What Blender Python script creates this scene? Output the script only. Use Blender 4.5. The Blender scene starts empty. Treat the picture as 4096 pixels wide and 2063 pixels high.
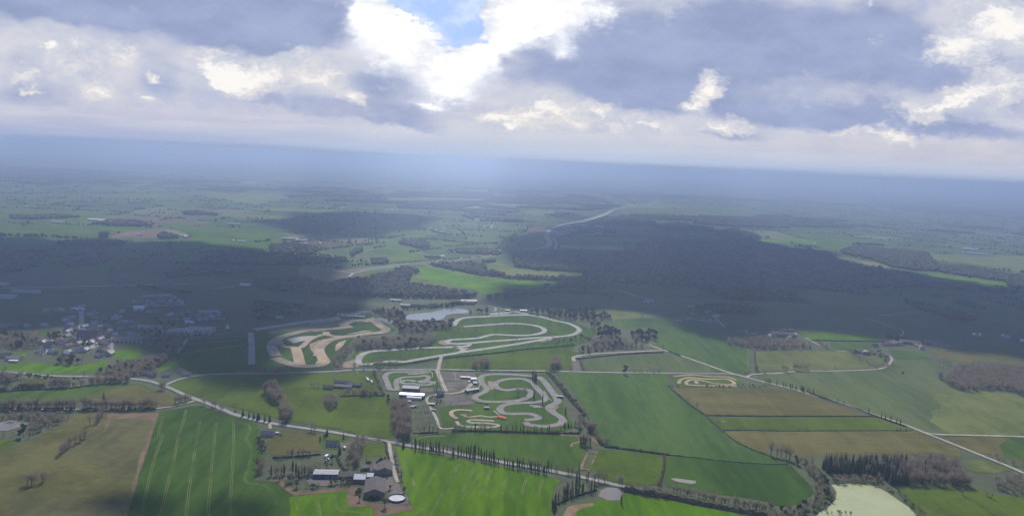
import bpy, bmesh, math, random
import numpy as np
from mathutils import Matrix, Vector
R = math.radians
rng = random.Random(7)
nr = np.random.RandomState(11)
sc = bpy.context.scene
COL = sc.collection

# ------------------------------------------------------------------ camera
W, H, F = 4096.0, 2063.0, 2958.0
ALT = 350.0
RHO = math.atan(180 / 4096.0)
THETA = math.atan((1031.5 - 646.0) * math.cos(RHO) / F)
_U = Vector((math.cos(THETA) * math.sin(RHO), math.cos(THETA) * math.cos(RHO), math.sin(THETA)))
_fw = Vector((0, 0, -1))
_Y = (_fw - _fw.dot(_U) * _U).normalized()
_X = _Y.cross(_U).normalized()
# rows: world axes expressed in camera space -> rotation camera->world
CW = Matrix(((_X.x, _X.y, _X.z), (_Y.x, _Y.y, _Y.z), (_U.x, _U.y, _U.z)))
cam = bpy.data.cameras.new('camera')
cam.sensor_width = 36.0
cam.lens = 36.0 * F / W
cam.clip_start = 1.0
cam.clip_end = 200000.0
camo = bpy.data.objects.new('camera', cam)
COL.objects.link(camo)
camo.matrix_world = Matrix.Translation((0, 0, ALT)) @ CW.to_4x4()
sc.camera = camo

def DIR(px, py):
    return (CW @ Vector((px - W / 2, -(py - H / 2), -F))).normalized()

def G(px, py):
    d = DIR(px, py)
    t = ALT / max(-d.z, 0.004)
    return Vector((d.x * t, d.y * t, 0.0))

def PROJ(p):
    """numpy (n,3) world -> (n,2) photo pixels"""
    m = np.array([[CW[r][c] for c in range(3)] for r in range(3)])
    q = (p - np.array([0, 0, ALT])) @ m
    return np.stack([W / 2 + F * q[:, 0] / -q[:, 2], H / 2 - F * q[:, 1] / -q[:, 2]], 1)

# the crops of the survey photograph the ground plan was read from
CROP = {'A': (0, 1000, .3978), 'B': (1024, 1150, .3978), 'C': (1700, 1150, .3978), 'D': (0, 1547, .3978), 'E': (900, 1547, .3978),
        'F': (1500, 1450, .3978), 'G': (2048, 1547, .3978), 'H': (3072, 1547, .3978), 'I': (2600, 1200, .3978), 'J': (3072, 1150, .3978),
        'K': (1000, 1700, .27989), 'L': (100, 1180, .31056), 'M': (0, 700, .3978), 'N': (1024, 700, .3978), 'O': (2048, 700, .3978),
        'Q': (3072, 700, .3978), 'S': (0, 1380, .3107), '3': (0, 540, .5397), '4': (1365, 540, .5397), '5': (2730, 540, .5397),
        '6': (0, 1200, .6655), '7': (1365, 1200, .6655), '8': (2730, 1200, .6654), 'P': (0, 0, 1.5907), 'Z': (0, 0, 1.0)}

def pix(s):
    """'D 0,10 20,30 E 5,5' -> photo pixels"""
    out, c = [], None
    for t in s.split():
        if ',' not in t:
            c = CROP[t]
            continue
        x, y = t.split(',')
        out.append((c[0] + float(x) * c[2], c[1] + float(y) * c[2]))
    return out

def gp(s):
    return [G(*q) for q in pix(s)]

def lin(c):
    return tuple((v / 12.92 if v <= .04045 else ((v + .055) / 1.055) ** 2.4) for v in (x / 255.0 for x in c))

# ------------------------------------------------------------------ render settings
sc.render.engine = 'CYCLES'
cy = sc.cycles
cy.max_bounces = 4
cy.diffuse_bounces = 2
cy.glossy_bounces = 2
cy.transmission_bounces = 2
cy.volume_bounces = 1
cy.transparent_max_bounces = 24
cy.use_denoising = True
cy.use_adaptive_sampling = True
cy.adaptive_threshold = 0.02
cy.sample_clamp_indirect = 4.0
sc.view_settings.view_transform = 'Standard'
sc.view_settings.look = 'None'
sc.view_settings.gamma = 1.0
sc.view_settings.exposure = 0.12
sc.view_settings.use_curve_mapping = False

SUN_EL, SUN_AZ = R(45), R(-4)
SUN = Vector((math.sin(SUN_AZ) * math.cos(SUN_EL), math.cos(SUN_AZ) * math.cos(SUN_EL), math.sin(SUN_EL)))
sl = bpy.data.lights.new('sun', 'SUN')
sl.energy = 5.0
sl.angle = R(0.5)
sl.color = (1.0, 0.95, 0.86)
so = bpy.data.objects.new('sun', sl)
so.rotation_euler = SUN.to_track_quat('Z', 'Y').to_euler()
so.location = (0, 0, 3000)
COL.objects.link(so)

# ------------------------------------------------------------------ node helpers
class NT:
    def __init__(self, tree):
        self.t = tree
        self.n = tree.nodes
        self.l = tree.links
    def put(self, sock, v):
        if v is None:
            return
        if hasattr(v, 'is_output') or isinstance(v, bpy.types.NodeSocket):
            self.l.new(v, sock)
        else:
            sock.default_value = v
    def math(self, op, a, b=None, c=None, clamp=False):
        n = self.n.new('ShaderNodeMath')
        n.operation = op
        n.use_clamp = clamp
        for i, v in enumerate((a, b, c)):
            if v is not None:
                self.put(n.inputs[i], v)
        return n.outputs[0]
    def vmath(self, op, a, b=None):
        n = self.n.new('ShaderNodeVectorMath')
        n.operation = op
        self.put(n.inputs[0], a)
        if b is not None:
            self.put(n.inputs[1], b)
        return n.outputs[0]
    def comb(self, x, y, z):
        n = self.n.new('ShaderNodeCombineXYZ')
        for i, v in enumerate((x, y, z)):
            self.put(n.inputs[i], v)
        return n.outputs[0]
    def sep(self, v):
        n = self.n.new('ShaderNodeSeparateXYZ')
        self.put(n.inputs[0], v)
        return n.outputs
    def noise(self, vec, scale, detail=4, rough=.55, lac=2.0, dist=0.0, color=False):
        n = self.n.new('ShaderNodeTexNoise')
        self.put(n.inputs['Vector'], vec)
        n.inputs['Scale'].default_value = scale
        n.inputs['Detail'].default_value = detail
        n.inputs['Roughness'].default_value = rough
        n.inputs['Lacunarity'].default_value = lac
        n.inputs['Distortion'].default_value = dist
        return n.outputs['Color'] if color else n.outputs['Fac']
    def mix(self, f, a, b, mode='MIX'):
        n = self.n.new('ShaderNodeMix')
        n.data_type = 'RGBA'
        n.blend_type = mode
        self.put(n.inputs[0], f)
        for i, v in ((6, a), (7, b)):
            if isinstance(v, tuple) and len(v) == 3:
                v = (*v, 1)
            self.put(n.inputs[i], v)
        return n.outputs[2]
    def smooth(self, v, lo, hi, a=0.0, b=1.0):
        n = self.n.new('ShaderNodeMapRange')
        n.interpolation_type = 'SMOOTHSTEP'
        self.put(n.inputs[0], v)
        for i, q in enumerate((lo, hi, a, b)):
            n.inputs[i + 1].default_value = q
        return n.outputs[0]
    def lrange(self, v, lo, hi, a=0.0, b=1.0):
        n = self.n.new('ShaderNodeMapRange')
        self.put(n.inputs[0], v)
        for i, q in enumerate((lo, hi, a, b)):
            n.inputs[i + 1].default_value = q
        return n.outputs[0]

# ------------------------------------------------------------------ sky: clouds over a blue sky, by direction
wd = bpy.data.worlds.new('World')
sc.world = wd
wd.use_nodes = True
wd.cycles.sampling_method = 'MANUAL'
wd.cycles.sample_map_resolution = 512
K = NT(wd.node_tree)
for n in list(K.n):
    K.n.remove(n)
tc = K.n.new('ShaderNodeTexCoord')
dx, dy, dz = K.sep(tc.outputs['Generated'])
ysafe = K.math('MAXIMUM', dy, 0.12)
u = K.math('DIVIDE', dx, ysafe)
v = K.math('DIVIDE', dz, ysafe)
sky = K.n.new('ShaderNodeTexSky')
sky.sky_type = 'NISHITA'
sky.sun_disc = False
sky.sun_elevation = SUN_EL
sky.sun_rotation = SUN_AZ
sky.altitude = 350
STR = 0.1
# tilt of the cloud layers follows the level horizon; noise is squashed towards it
uv = K.comb(u, v, 0.0)
vs = K.comb(u, K.math('MULTIPLY', v, 1.7), 0.3)
nw = K.noise(vs, 7.0, 5, .6, color=True)
nwv = K.vmath('SUBTRACT', nw, (0.5, 0.5, 0.5))
nw2 = K.noise(vs, 30.0, 3, .6, color=True)
nwv2 = K.vmath('SUBTRACT', nw2, (0.5, 0.5, 0.5))
def scalev(vv, s):
    n = K.n.new('ShaderNodeVectorMath')
    n.operation = 'SCALE'
    K.put(n.inputs[0], vv)
    n.inputs[3].default_value = s
    return n.outputs[0]
uvd = K.vmath('ADD', uv, scalev(nwv, 0.085))                 # soft masses
uvb = K.vmath('ADD', K.vmath('ADD', uv, scalev(nwv, 0.09)), scalev(nwv2, 0.034))   # crisp cumulus
fb = K.noise(vs, 16.0, 7, .62)
fb2 = K.noise(K.comb(u, K.math('MULTIPLY', v, 2.4), 2.1), 9.0, 6, .6)
bil = K.noise(K.vmath('ADD', vs, scalev(nwv2, 0.03)), 38.0, 5, .6)

def blobs(vec, lst):
    """sum of soft ellipses given in pixels of the 2575-wide photograph: x, y, rx, ry, amp, (rot deg)"""
    x, y, _ = K.sep(vec)
    tot = None
    for b in lst:
        px, py, rx, ry, am = b[:5]
        ro = R(b[5]) if len(b) > 5 else 0.0
        d = DIR(px * 1.5907, py * 1.5907)
        bu, bv = d.x / d.y, d.z / d.y
        ex = K.math('SUBTRACT', x, bu)
        ey = K.math('SUBTRACT', y, bv)
        ca, sa = math.cos(ro), math.sin(ro)
        if ro:
            e1 = K.math('ADD', K.math('MULTIPLY', ex, ca), K.math('MULTIPLY', ey, -sa))
            e2 = K.math('ADD', K.math('MULTIPLY', ex, sa), K.math('MULTIPLY', ey, ca))
        else:
            e1, e2 = ex, ey
        q1 = K.math('MULTIPLY', e1, 1860.0 / rx)
        q2 = K.math('MULTIPLY', e2, 1860.0 / ry)
        s = K.math('ADD', K.math('MULTIPLY', q1, q1), K.math('MULTIPLY', q2, q2))
        g = K.math('EXPONENT', K.math('MULTIPLY', s, -1.0))
        g = K.math('MULTIPLY', g, am)
        tot = g if tot is None else K.math('ADD', tot, g)
    return tot

DARK = [(330, 20, 400, 62, 1.2), (640, 55, 230, 62, 1.2), (100, -10, 240, 50, .9), (790, 60, 120, 55, .6),
        (1500, 150, 230, 90, 1.1), (1800, 95, 330, 105, 1.1), (2150, 110, 260, 95, 1.1), (1650, 235, 180, 40, 1.0),
        (2040, 285, 240, 42, 1.05), (2250, 300, 150, 30, .55), (960, 205, 130, 50, .85), (1000, 280, 150, 26, .6),
        (400, 195, 85, 75, .75), (160, 235, 120, 40, .5), (40, 190, 90, 70, .5), (720, 265, 150, 22, .65), (900, 300, 170, 14, .45),
        (2420, 190, 180, 60, .6), (2450, 335, 220, 26, .9), (2330, 140, 90, 50, .5), (1480, 320, 100, 18, .55), (1840, 345, 140, 15, .6),
        (1240, 190, 60, 90, .3), (1100, 315, 90, 14, .35), (2560, 260, 60, 60, .45)]
WHITE = [(1000, 90, 110, 55, 0.99, -30), (1115, 160, 105, 52, 0.95, -20), (935, 40, 50, 55, 0.69), (1240, 105, 50, 55, 0.86, 20),
         (1325, 35, 85, 60, 0.90), (1440, 12, 120, 42, 0.73), (1190, 205, 60, 36, 0.69), (1090, 252, 45, 16, 0.52), (1420, 110, 34, 42, 0.65), (905, 15, 20, 25, 0.34)]
CREAM = [(560, 160, 95, 48, 1.04), (650, 210, 110, 38, 0.98), (560, 210, 40, 22, 0.98), (600, 245, 40, 22, 0.73), (860, 245, 46, 24, 1.04), (370, 243, 26, 17, 1.22), (240, 222, 58, 40, 1.10),
         (180, 140, 85, 38, 0.92), (310, 130, 45, 32, 0.92), (60, 180, 42, 13, 0.92), (80, 212, 32, 12, 0.92), (110, 130, 22, 14, 0.73), (385, 182, 20, 11, 0.98),
         (1240, 298, 38, 20, 1.22), (1330, 285, 80, 28, 1.04), (1480, 290, 110, 30, 0.92), (1410, 320, 60, 16, 0.61), (1775, 212, 34, 42, 1.28), (1745, 262, 48, 20, 0.98),
         (1830, 318, 75, 28, 1.16), (1620, 318, 90, 22, 0.85), (2405, 122, 66, 42, 1.10), (2540, 70, 80, 70, 0.98), (2470, 30, 90, 45, 0.85), (2330, 282, 95, 32, 1.10), (2500, 228, 110, 46, 0.98), (2420, 260, 60, 30, 0.73),
         (2190, 16, 14, 24, 0.67), (2150, 335, 120, 18, 0.79), (2260, 350, 60, 14, 0.73), (830, 170, 60, 26, 0.79), (720, 140, 80, 34, 0.79), (780, 200, 60, 24, 0.61), (1680, 30, 30, 30, 0.49), (20, 105, 50, 22, 0.61), (960, 320, 120, 12, 0.49), (500, 300, 200, 10, 0.43)]
HOLE = [(1110, 40, 115, 58, 1.25), (1180, 95, 75, 28, .6), (1060, -20, 130, 40, .8)]
Bd = blobs(uvd, DARK)
Bw = blobs(uvb, WHITE)
Bc = blobs(uvb, CREAM)
Bh = blobs(uvb, HOLE)
front = K.smooth(dy, 0.05, 0.35)
# pale mottled deck
deck = K.mix(K.smooth(fb2, .34, .64), lin((178, 185, 210)), lin((207, 208, 216)))
deck = K.mix(K.smooth(K.math('ADD', K.math('MULTIPLY', fb, .6), K.math('MULTIPLY', bil, .4)), .46, .60, 0, .55), deck, lin((212, 211, 217)))
hz = K.smooth(v, 0.012, 0.085)
hzc = K.mix(K.smooth(u, -.5, .75), K.mix(K.smooth(u, -.35, .0), lin((186, 187, 206)), lin((203, 210, 220))), lin((195, 192, 203)))
strk = K.noise(K.comb(K.math('MULTIPLY', u, .6), K.math('MULTIPLY', v, 9.0), 1.7), 8.0, 4, .55)
hzc = K.mix(K.smooth(strk, .38, .68), hzc, K.mix(.5, hzc, lin((216, 216, 222))))
low = K.mix(K.smooth(u, -.6, .0), lin((152, 168, 204)), lin((172, 188, 215)))
hzc = K.mix(K.smooth(v, -.012, .046), low, hzc)
deck = K.mix(hz, hzc, deck)
# grey undersides: soft above, firmer along their lower rim
dk = K.smooth(K.math('ADD', Bd, K.math('MULTIPLY', K.math('SUBTRACT', fb, .5), .75)), .25, .95)
col = K.mix(dk, deck, K.mix(K.smooth(fb2, .3, .7), lin((143, 156, 190)), lin((161, 172, 205))))
# sunlit cumulus: crisp billowed rims, cream faces with their own soft modelling
bil2 = K.noise(K.vmath('ADD', vs, scalev(nwv2, 0.05)), 120.0, 4, .65)
bb = K.math('ADD', K.math('SUBTRACT', bil, .5), K.math('MULTIPLY', K.math('SUBTRACT', bil2, .5), .45))
cv = K.math('ADD', Bc, K.math('MULTIPLY', bb, K.math('ADD', .55, K.math('MULTIPLY', Bc, .8))))
cm = K.smooth(cv, .20, .74)
tone = K.smooth(K.math('ADD', K.math('MULTIPLY', cv, .42), K.math('MULTIPLY', K.math('ADD', K.math('SUBTRACT', fb, .5), K.math('MULTIPLY', K.math('SUBTRACT', bil2, .5), .5)), 1.5)), .02, .70)
cream = K.mix(tone, lin((194, 199, 213)), K.mix(K.smooth(v, .06, .2), lin((226, 220, 217)), lin((229, 229, 233))))
spark = K.smooth(cv, .85, 1.35)
cream = K.mix(spark, cream, lin((250, 246, 240)))
col = K.mix(cm, col, K.mix(.12, cream, deck))
wv = K.math('ADD', Bw, K.math('MULTIPLY', bb, 1.5))
wm = K.smooth(wv, .14, .86)
wt = K.smooth(K.math('ADD', K.math('MULTIPLY', Bw, .7), K.math('MULTIPLY', K.math('SUBTRACT', fb, .5), 2.2)), .10, .86)
col = K.mix(wm, col, K.mix(wt, lin((198, 205, 222)), (1.08, 1.08, 1.1)))
glow = K.smooth(Bw, .05, 1.0, 0, .5)
col = K.mix(glow, col, (1.0, 1.0, 1.02))
hm = K.smooth(K.math('SUBTRACT', K.math('ADD', Bh, K.math('MULTIPLY', bb, 1.2)), K.math('MULTIPLY', Bw, .62)), .30, .44)
wisp = K.mix(K.smooth(fb, .42, .72), lin((172, 199, 251)), lin((212, 226, 252)))
col = K.mix(hm, col, wisp)
# overhead and behind the camera: unseen, made-up blue deck, coloured to tint the shade
back = K.mix(K.smooth(fb, .3, .7), (.075, .14, .40), (.16, .24, .52))
high = K.smooth(v, .27, .5)
sel = K.math('MULTIPLY', front, K.math('SUBTRACT', 1.0, high))
col = K.mix(sel, back, col)
cl10 = K.vmath('SCALE', col)
cl10.node.inputs[3].default_value = 1.0 / STR
gap = K.math('MULTIPLY', K.smooth(fb2, .52, .72), K.math('SUBTRACT', 1.0, sel))
fin = K.mix(K.math('MULTIPLY', gap, .5), cl10, sky.outputs[0])
bgn = K.n.new('ShaderNodeBackground')
K.put(bgn.inputs[0], fin)
bgn.inputs[1].default_value = STR
wo = K.n.new('ShaderNodeOutputWorld')
K.l.new(bgn.outputs[0], wo.inputs[0])

# ------------------------------------------------------------------ objects: tags and meshes
def tag(o, label=None, cat=None, group=None, kind=None):
    if label: o['label'] = label
    if cat: o['category'] = cat
    if group: o['group'] = group
    if kind: o['kind'] = kind
    return o

def empty(name, loc, rz=0.0):
    o = bpy.data.objects.new(name, None)
    o.location = loc
    o.rotation_euler = (0, 0, rz)
    o.empty_display_size = 1
    COL.objects.link(o)
    return o

def mesh_obj(name, verts, faces, mats, midx=None, parent=None, smooth=False, loc=None):
    me = bpy.data.meshes.new(name)
    me.from_pydata([tuple(p) for p in verts], [], [tuple(f) for f in faces])
    for m in (mats if isinstance(mats, (list, tuple)) else [mats]):
        me.materials.append(m)
    if midx is not None:
        me.polygons.foreach_set('material_index', np.array(midx, dtype=np.int32))
    if smooth:
        me.polygons.foreach_set('use_smooth', np.ones(len(me.polygons), dtype=bool))
    me.update()
    o = bpy.data.objects.new(name, me)
    COL.objects.link(o)
    if parent is not None:
        o.parent = parent
    if loc is not None:
        o.location = loc
    return o

def mat(name, col, rough=.9, var=.25, scale=.02, col2=None, detail=5, spec=.2, rnd=0.0, stretch=None, bands=0.0):
    m = bpy.data.materials.new(name)
    m.use_nodes = True
    k = NT(m.node_tree)
    b = k.n['Principled BSDF']
    geo = k.n.new('ShaderNodeNewGeometry')
    p = geo.outputs['Position']
    if stretch:
        mp = k.n.new('ShaderNodeMapping')
        k.put(mp.inputs['Vector'], p)
        mp.inputs['Rotation'].default_value = (0, 0, stretch[0])
        mp.inputs['Scale'].default_value = (stretch[1], stretch[2], 1)
        p = mp.outputs[0]
    f = k.noise(p, scale, detail, .62)
    f2 = k.noise(p, scale * 9, 3, .6)
    f3 = k.noise(geo.outputs['Position'], .45, 4, .7)
    ff = k.math('ADD', k.math('MULTIPLY', f, .55), k.math('ADD', k.math('MULTIPLY', f2, .3), k.math('MULTIPLY', f3, .15)))
    ff = k.smooth(ff, .38, .62)
    if bands:
        mp2 = k.n.new('ShaderNodeMapping')
        k.put(mp2.inputs['Vector'], geo.outputs['Position'])
        mp2.inputs['Rotation'].default_value = (0, 0, stretch[0] if stretch else .35)
        mp2.inputs['Scale'].default_value = (.075, .0035, 1)
        bn = k.noise(mp2.outputs[0], 1.0, 3, .6)
        ff = k.math('ADD', ff, k.math('MULTIPLY', k.math('SUBTRACT', bn, .5), bands), clamp=True)
    c2 = col2 or tuple(x * (1 - var) for x in col)
    c1 = tuple(min(1, x * (1 + var * .6)) for x in col) if col2 is None else col
    c = k.mix(ff, c2, c1)
    if rnd:
        oi = k.n.new('ShaderNodeObjectInfo')
        hs = k.n.new('ShaderNodeHueSaturation')
        k.put(hs.inputs['Color'], c)
        k.put(hs.inputs['Hue'], k.lrange(oi.outputs['Random'], 0, 1, .5 - rnd * .06, .5 + rnd * .06))
        k.put(hs.inputs['Value'], k.lrange(oi.outputs['Random'], 0, 1, 1 - rnd, 1 + rnd))
        c = hs.outputs[0]
    k.put(b.inputs['Base Color'], c)
    b.inputs['Roughness'].default_value = rough
    b.inputs['Specular IOR Level'].default_value = spec
    return m

# ------------------------------------------------------------------ haze over the whole land
def box(name, lo, hi, m):
    x0, y0, z0 = lo
    x1, y1, z1 = hi
    vs = [(x0, y0, z0), (x1, y0, z0), (x1, y1, z0), (x0, y1, z0), (x0, y0, z1), (x1, y0, z1), (x1, y1, z1), (x0, y1, z1)]
    fs = [(3, 2, 1, 0), (4, 5, 6, 7), (0, 1, 5, 4), (1, 2, 6, 5), (2, 3, 7, 6), (3, 0, 4, 7)]
    return mesh_obj(name, vs, fs, m)

HAZE_DENS = 1.75e-4
hm_ = bpy.data.materials.new('haze_air')
hm_.use_nodes = True
k = NT(hm_.node_tree)
for n in list(k.n):
    k.n.remove(n)
pv = k.n.new('ShaderNodeVolumePrincipled')
pv.inputs['Color'].default_value = (.515, .65, .915, 1)
pv.inputs['Density'].default_value = HAZE_DENS
pv.inputs['Anisotropy'].default_value = 0.72
mo = k.n.new('ShaderNodeOutputMaterial')
k.l.new(pv.outputs[0], mo.inputs['Volume'])
hz_o = box('haze', (-46000, -3000, -1.5), (46000, 62000, 366), hm_)
tag(hz_o, kind='stuff')
# ------------------------------------------------------------------ ground, fields, roads
def inside(pts, poly):
    """numpy points (n,2) inside polygon"""
    x, y = pts[:, 0], pts[:, 1]
    c = np.zeros(len(pts), dtype=bool)
    n = len(poly)
    j = n - 1
    for i in range(n):
        xi, yi = poly[i]
        xj, yj = poly[j]
        if yi != yj:
            c ^= ((yi > y) != (yj > y)) & (x < (xj - xi) * (y - yi) / (yj - yi) + xi)
        j = i
    return c

ground_m = mat('rough_pasture', lin((78, 88, 56)), var=.3, scale=.006, col2=lin((62, 68, 46)), detail=9)
S_ = 45500
gobj = mesh_obj('ground', [(-S_, -2500, 0), (S_, -2500, 0), (S_, 61500, 0), (-S_, 61500, 0)], [(0, 1, 2, 3)], ground_m)
tag(gobj, kind='structure')

FC = {  # field colours (reflectance), light and dark tone
    'lime': (lin((106, 148, 24)), lin((84, 128, 20))), 'green': (lin((92, 124, 64)), lin((76, 108, 54))), 'dark': (lin((80, 112, 58)), lin((64, 96, 50))),
    'emerald': (lin((98, 128, 84)), lin((80, 114, 74))), 'sea': (lin((116, 132, 102)), lin((98, 120, 88))), 'pale': (lin((132, 142, 96)), lin((114, 128, 84))),
    'olive': (lin((124, 126, 90)), lin((104, 108, 74))), 'stubble': (lin((142, 126, 88)), lin((122, 110, 70))), 'tan': (lin((158, 134, 112)), lin((138, 116, 94))),
    'meadow': (lin((104, 128, 62)), lin((90, 114, 54))), 'straw': (lin((172, 166, 116)), lin((150, 150, 100))), 'lot': (lin((150, 142, 132)), lin((134, 126, 116))),
    'dirt': (lin((176, 150, 118)), lin((152, 126, 98))), 'drygrass': (lin((132, 124, 94)), lin((114, 110, 82))), 'brownwood': (lin((120, 112, 80)), lin((92, 94, 60)))}
FM = {}
FMF = {}     # the same crops for the farther land, sunlight lifted in their colour
for kf, (a, b) in FC.items():
    st = None
    if kf in ('lime', 'dark', 'emerald', 'sea', 'green'):
        st = (R(20), 1.0, .25)
    if kf == 'stubble':
        st = (R(0), .25, 1.0)
    bf = {'lime': .2, 'meadow': .26, 'green': .3, 'dark': .3, 'olive': .27, 'stubble': .43, 'drygrass': .30, 'pale': .40, 'emerald': .29, 'sea': .38}.get(kf, .5)
    rf = .52 if kf in ('stubble', 'drygrass', 'lot', 'tan', 'dirt') else .62
    a, b = (a[0] * rf, a[1] * .59, a[2] * bf), (b[0] * rf * .78, b[1] * .47, b[2] * bf * .8)
    if kf in ('olive', 'drygrass'):
        a, b = (a[0] * .98, a[1] * .94, a[2] * 1.35), (b[0] * .98, b[1] * .94, b[2] * 1.35)
    if kf in ('lot', 'tan', 'dirt', 'straw'):
        a, b = tuple(x * .55 for x in FC[kf][0]), tuple(x * .44 for x in FC[kf][1])
    FM[kf] = mat('field_' + kf, a, col2=b, scale=.012 if kf not in ('tan', 'dirt', 'lot') else .05, rough=1.0, spec=.05, rnd=.05, stretch=st, bands=1.6 if kf in ('lime', 'dark', 'emerald', 'sea', 'stubble', 'meadow', 'pale', 'drygrass', 'green') else 0)
    FMF[kf] = mat('far_lit_field_' + kf, tuple(x * 1.35 for x in a), col2=tuple(x * 1.3 for x in b), scale=.008, rough=1.0, spec=.05, rnd=.05)
TRAM_M = mat('bare_wheel_track', (.22, .23, .085), col2=(.06, .10, .025), scale=.02, rough=1, spec=.05)

def catmull(pts, step=12.0, closed=False):
    P = [Vector((p[0], p[1], 0)) for p in pts]
    n = len(P)
    if n < 3 and not closed:
        a, b = P[0], P[-1]
        m = max(1, int((b - a).length / step))
        return [a.lerp(b, i / m) for i in range(m + 1)]
    out = []
    rg = range(n) if closed else range(n - 1)
    for i in rg:
        if closed:
            p0, p1, p2, p3 = P[(i - 1) % n], P[i], P[(i + 1) % n], P[(i + 2) % n]
        else:
            p0, p1, p2, p3 = P[max(0, i - 1)], P[i], P[i + 1], P[min(n - 1, i + 2)]
        # centripetal spacing keeps bends free of loops
        t01 = max((p1 - p0).length, 1e-3) ** .5
        t12 = max((p2 - p1).length, 1e-3) ** .5
        t23 = max((p3 - p2).length, 1e-3) ** .5
        m1 = (p2 - p1) + t12 * ((p1 - p0) / t01 - (p2 - p0) / (t01 + t12))
        m2 = (p2 - p1) + t12 * ((p3 - p2) / t23 - (p3 - p1) / (t12 + t23))
        m = max(1, int((p2 - p1).length / step))
        for j in range(m):
            t = j / m
            a = 2 * (p1 - p2) + m1 + m2
            b = -3 * (p1 - p2) - 2 * m1 - m2
            out.append(a * t ** 3 + b * t * t + m1 * t + p1)
    if not closed:
        out.append(P[-1])
    return out

def ribbon(pts, width, z, step=10.0, closed=False, wob=0.0):
    c = catmull(pts, step, closed)
    vs, fs = [], []
    n = len(c)
    for i, p in enumerate(c):
        a = c[(i - 1) % n] if (closed or i > 0) else p
        b = c[(i + 1) % n] if (closed or i < n - 1) else p
        d = (b - a)
        if d.length < 1e-6:
            d = Vector((1, 0, 0))
        d.normalize()
        nrm = Vector((-d.y, d.x, 0))
        w = width / 2 * (1 + wob * rng.uniform(-1, 1))
        vs.append((p.x + nrm.x * w, p.y + nrm.y * w, z))
        w = width / 2 * (1 + wob * rng.uniform(-1, 1))
        vs.append((p.x - nrm.x * w, p.y - nrm.y * w, z))
    for i in range(n - 1 + (1 if closed else 0)):
        j = (i + 1) % n
        fs.append((2 * i, 2 * i + 1, 2 * j + 1, 2 * j))
    return vs, fs

def poly_tris(pts, z, jit=0.0, step=25.0):
    P = []
    n = len(pts)
    for i in range(n):
        a, b = pts[i], pts[(i + 1) % n]
        L = (b - a).length
        m = max(1, min(40, int(L / step))) if jit else 1
        for j in range(m):
            q = a.lerp(b, j / m)
            if j and jit:
                d = (b - a).normalized()
                o = rng.uniform(-jit, jit)
                q = q + Vector((-d.y, d.x, 0)) * o
            P.append((q.x, q.y, z))
    bm = bmesh.new()
    vv = [bm.verts.new(p) for p in P]
    f = bm.faces.new(vv)
    bmesh.ops.triangulate(bm, faces=[f])
    bm.verts.index_update()
    vs = [tuple(v.co) for v in bm.verts]
    fs = []
    for f in bm.faces:
        ids = [v.index for v in f.verts]
        if f.normal.z < 0:
            ids.reverse()
        fs.append(ids)
    bm.free()
    return vs, fs

CLEAR = []         # open ground: no far hedge or wood is grown inside (photo pixels)
FLAYER = [0]
def field(kind, s, trams=None, clear=True, name='field', jit=1.2):
    P = gp(s)
    z = .10 + .03 * (FLAYER[0] % 12)
    FLAYER[0] += 1
    vs, fs = poly_tris(P, z, jit)
    mi = [0] * len(fs)
    for t in (trams or []):
        pts = gp(t)
        for off in (-1.0, 1.0):
            d = (pts[-1] - pts[0]).normalized()
            nn = Vector((-d.y, d.x, 0)) * off
            v2, f2 = ribbon([q + nn for q in pts], .55, z + .06, 8, wob=.35)
            b = len(vs)
            vs += v2
            fs += [[i + b for i in f] for f in f2]
            mi += [1] * len(f2)
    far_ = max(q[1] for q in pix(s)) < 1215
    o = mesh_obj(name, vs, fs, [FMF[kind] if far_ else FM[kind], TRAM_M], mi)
    tag(o, kind='structure')
    if clear:
        CLEAR.append(pix(s))
    return o

# --- near fields, read off crop by crop
field('olive', 'D -300,760 0,640 130,600 330,520 620,360 800,260 920,262 1100,255 1605,252 1520,520 1430,790 1340,1090 1260,1420 -600,1420')
field('drygrass', 'D 560,640 640,580 740,560 900,470 1100,330 1300,320 1530,300 1470,560 1330,900 1150,960 1000,800 800,720 640,700', jit=6)
field('tan', 'D 1098,262 1602,256 1528,500 1440,780 1345,1070 1320,1060 1390,760 1470,500 1530,330 1300,318 1120,330 1040,470 1060,360', jit=3)
field('drygrass', 'D 0,1110 200,1080 520,1110 760,1090 1000,1150 1250,1180 1230,1420 100,1420 60,1250', jit=8)
field('dark', 'D 1605,250 1880,203 2010,188 2350,295 2574,362 E 370,480 330,560 420,680 300,930 350,948 520,950 600,1030 700,1090 1000,1065 1235,1040 1222,1095 1240,1205 1480,1205 1490,1290 1490,1450 -1000,1450 D 1340,1090 1430,790 1520,520',
      trams=['D 1640,300 1590,480', 'D 1870,225 1850,330 1800,480 1740,760 1690,960 1610,1297 1580,1400', 'D 2010,340 1975,560 1925,860 1895,1080 1860,1400', 'D 2170,350 2150,600 2120,900 2080,1400',
             'D 2345,330 2350,520 2330,900 2310,1297 2300,1400', 'D 1640,480 1560,700 1490,970 1400,1400', 'E 100,350 240,385 240,470 215,520 265,620 250,760 200,930 230,968 390,985 500,1090 505,1180',
             'E 730,1240 715,1150 760,1125 1000,1100', 'E 955,1297 930,1130', 'E 1100,1095 1130,1220 1180,1250 1380,1260 1400,1300'])
field('lime', 'E 640,1110 1000,1067 1233,1042 1222,1095 1240,1205 1480,1205 1488,1290 1490,1450 600,1450 660,1250', clear=False, jit=4, trams=['E 730,1240 715,1150 760,1125 1000,1100', 'E 955,1297 930,1130', 'E 1100,1095 1130,1220 1180,1250 1380,1260 1400,1300'])  # sunlit part of the dark crop, its extra light painted as lime
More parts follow.
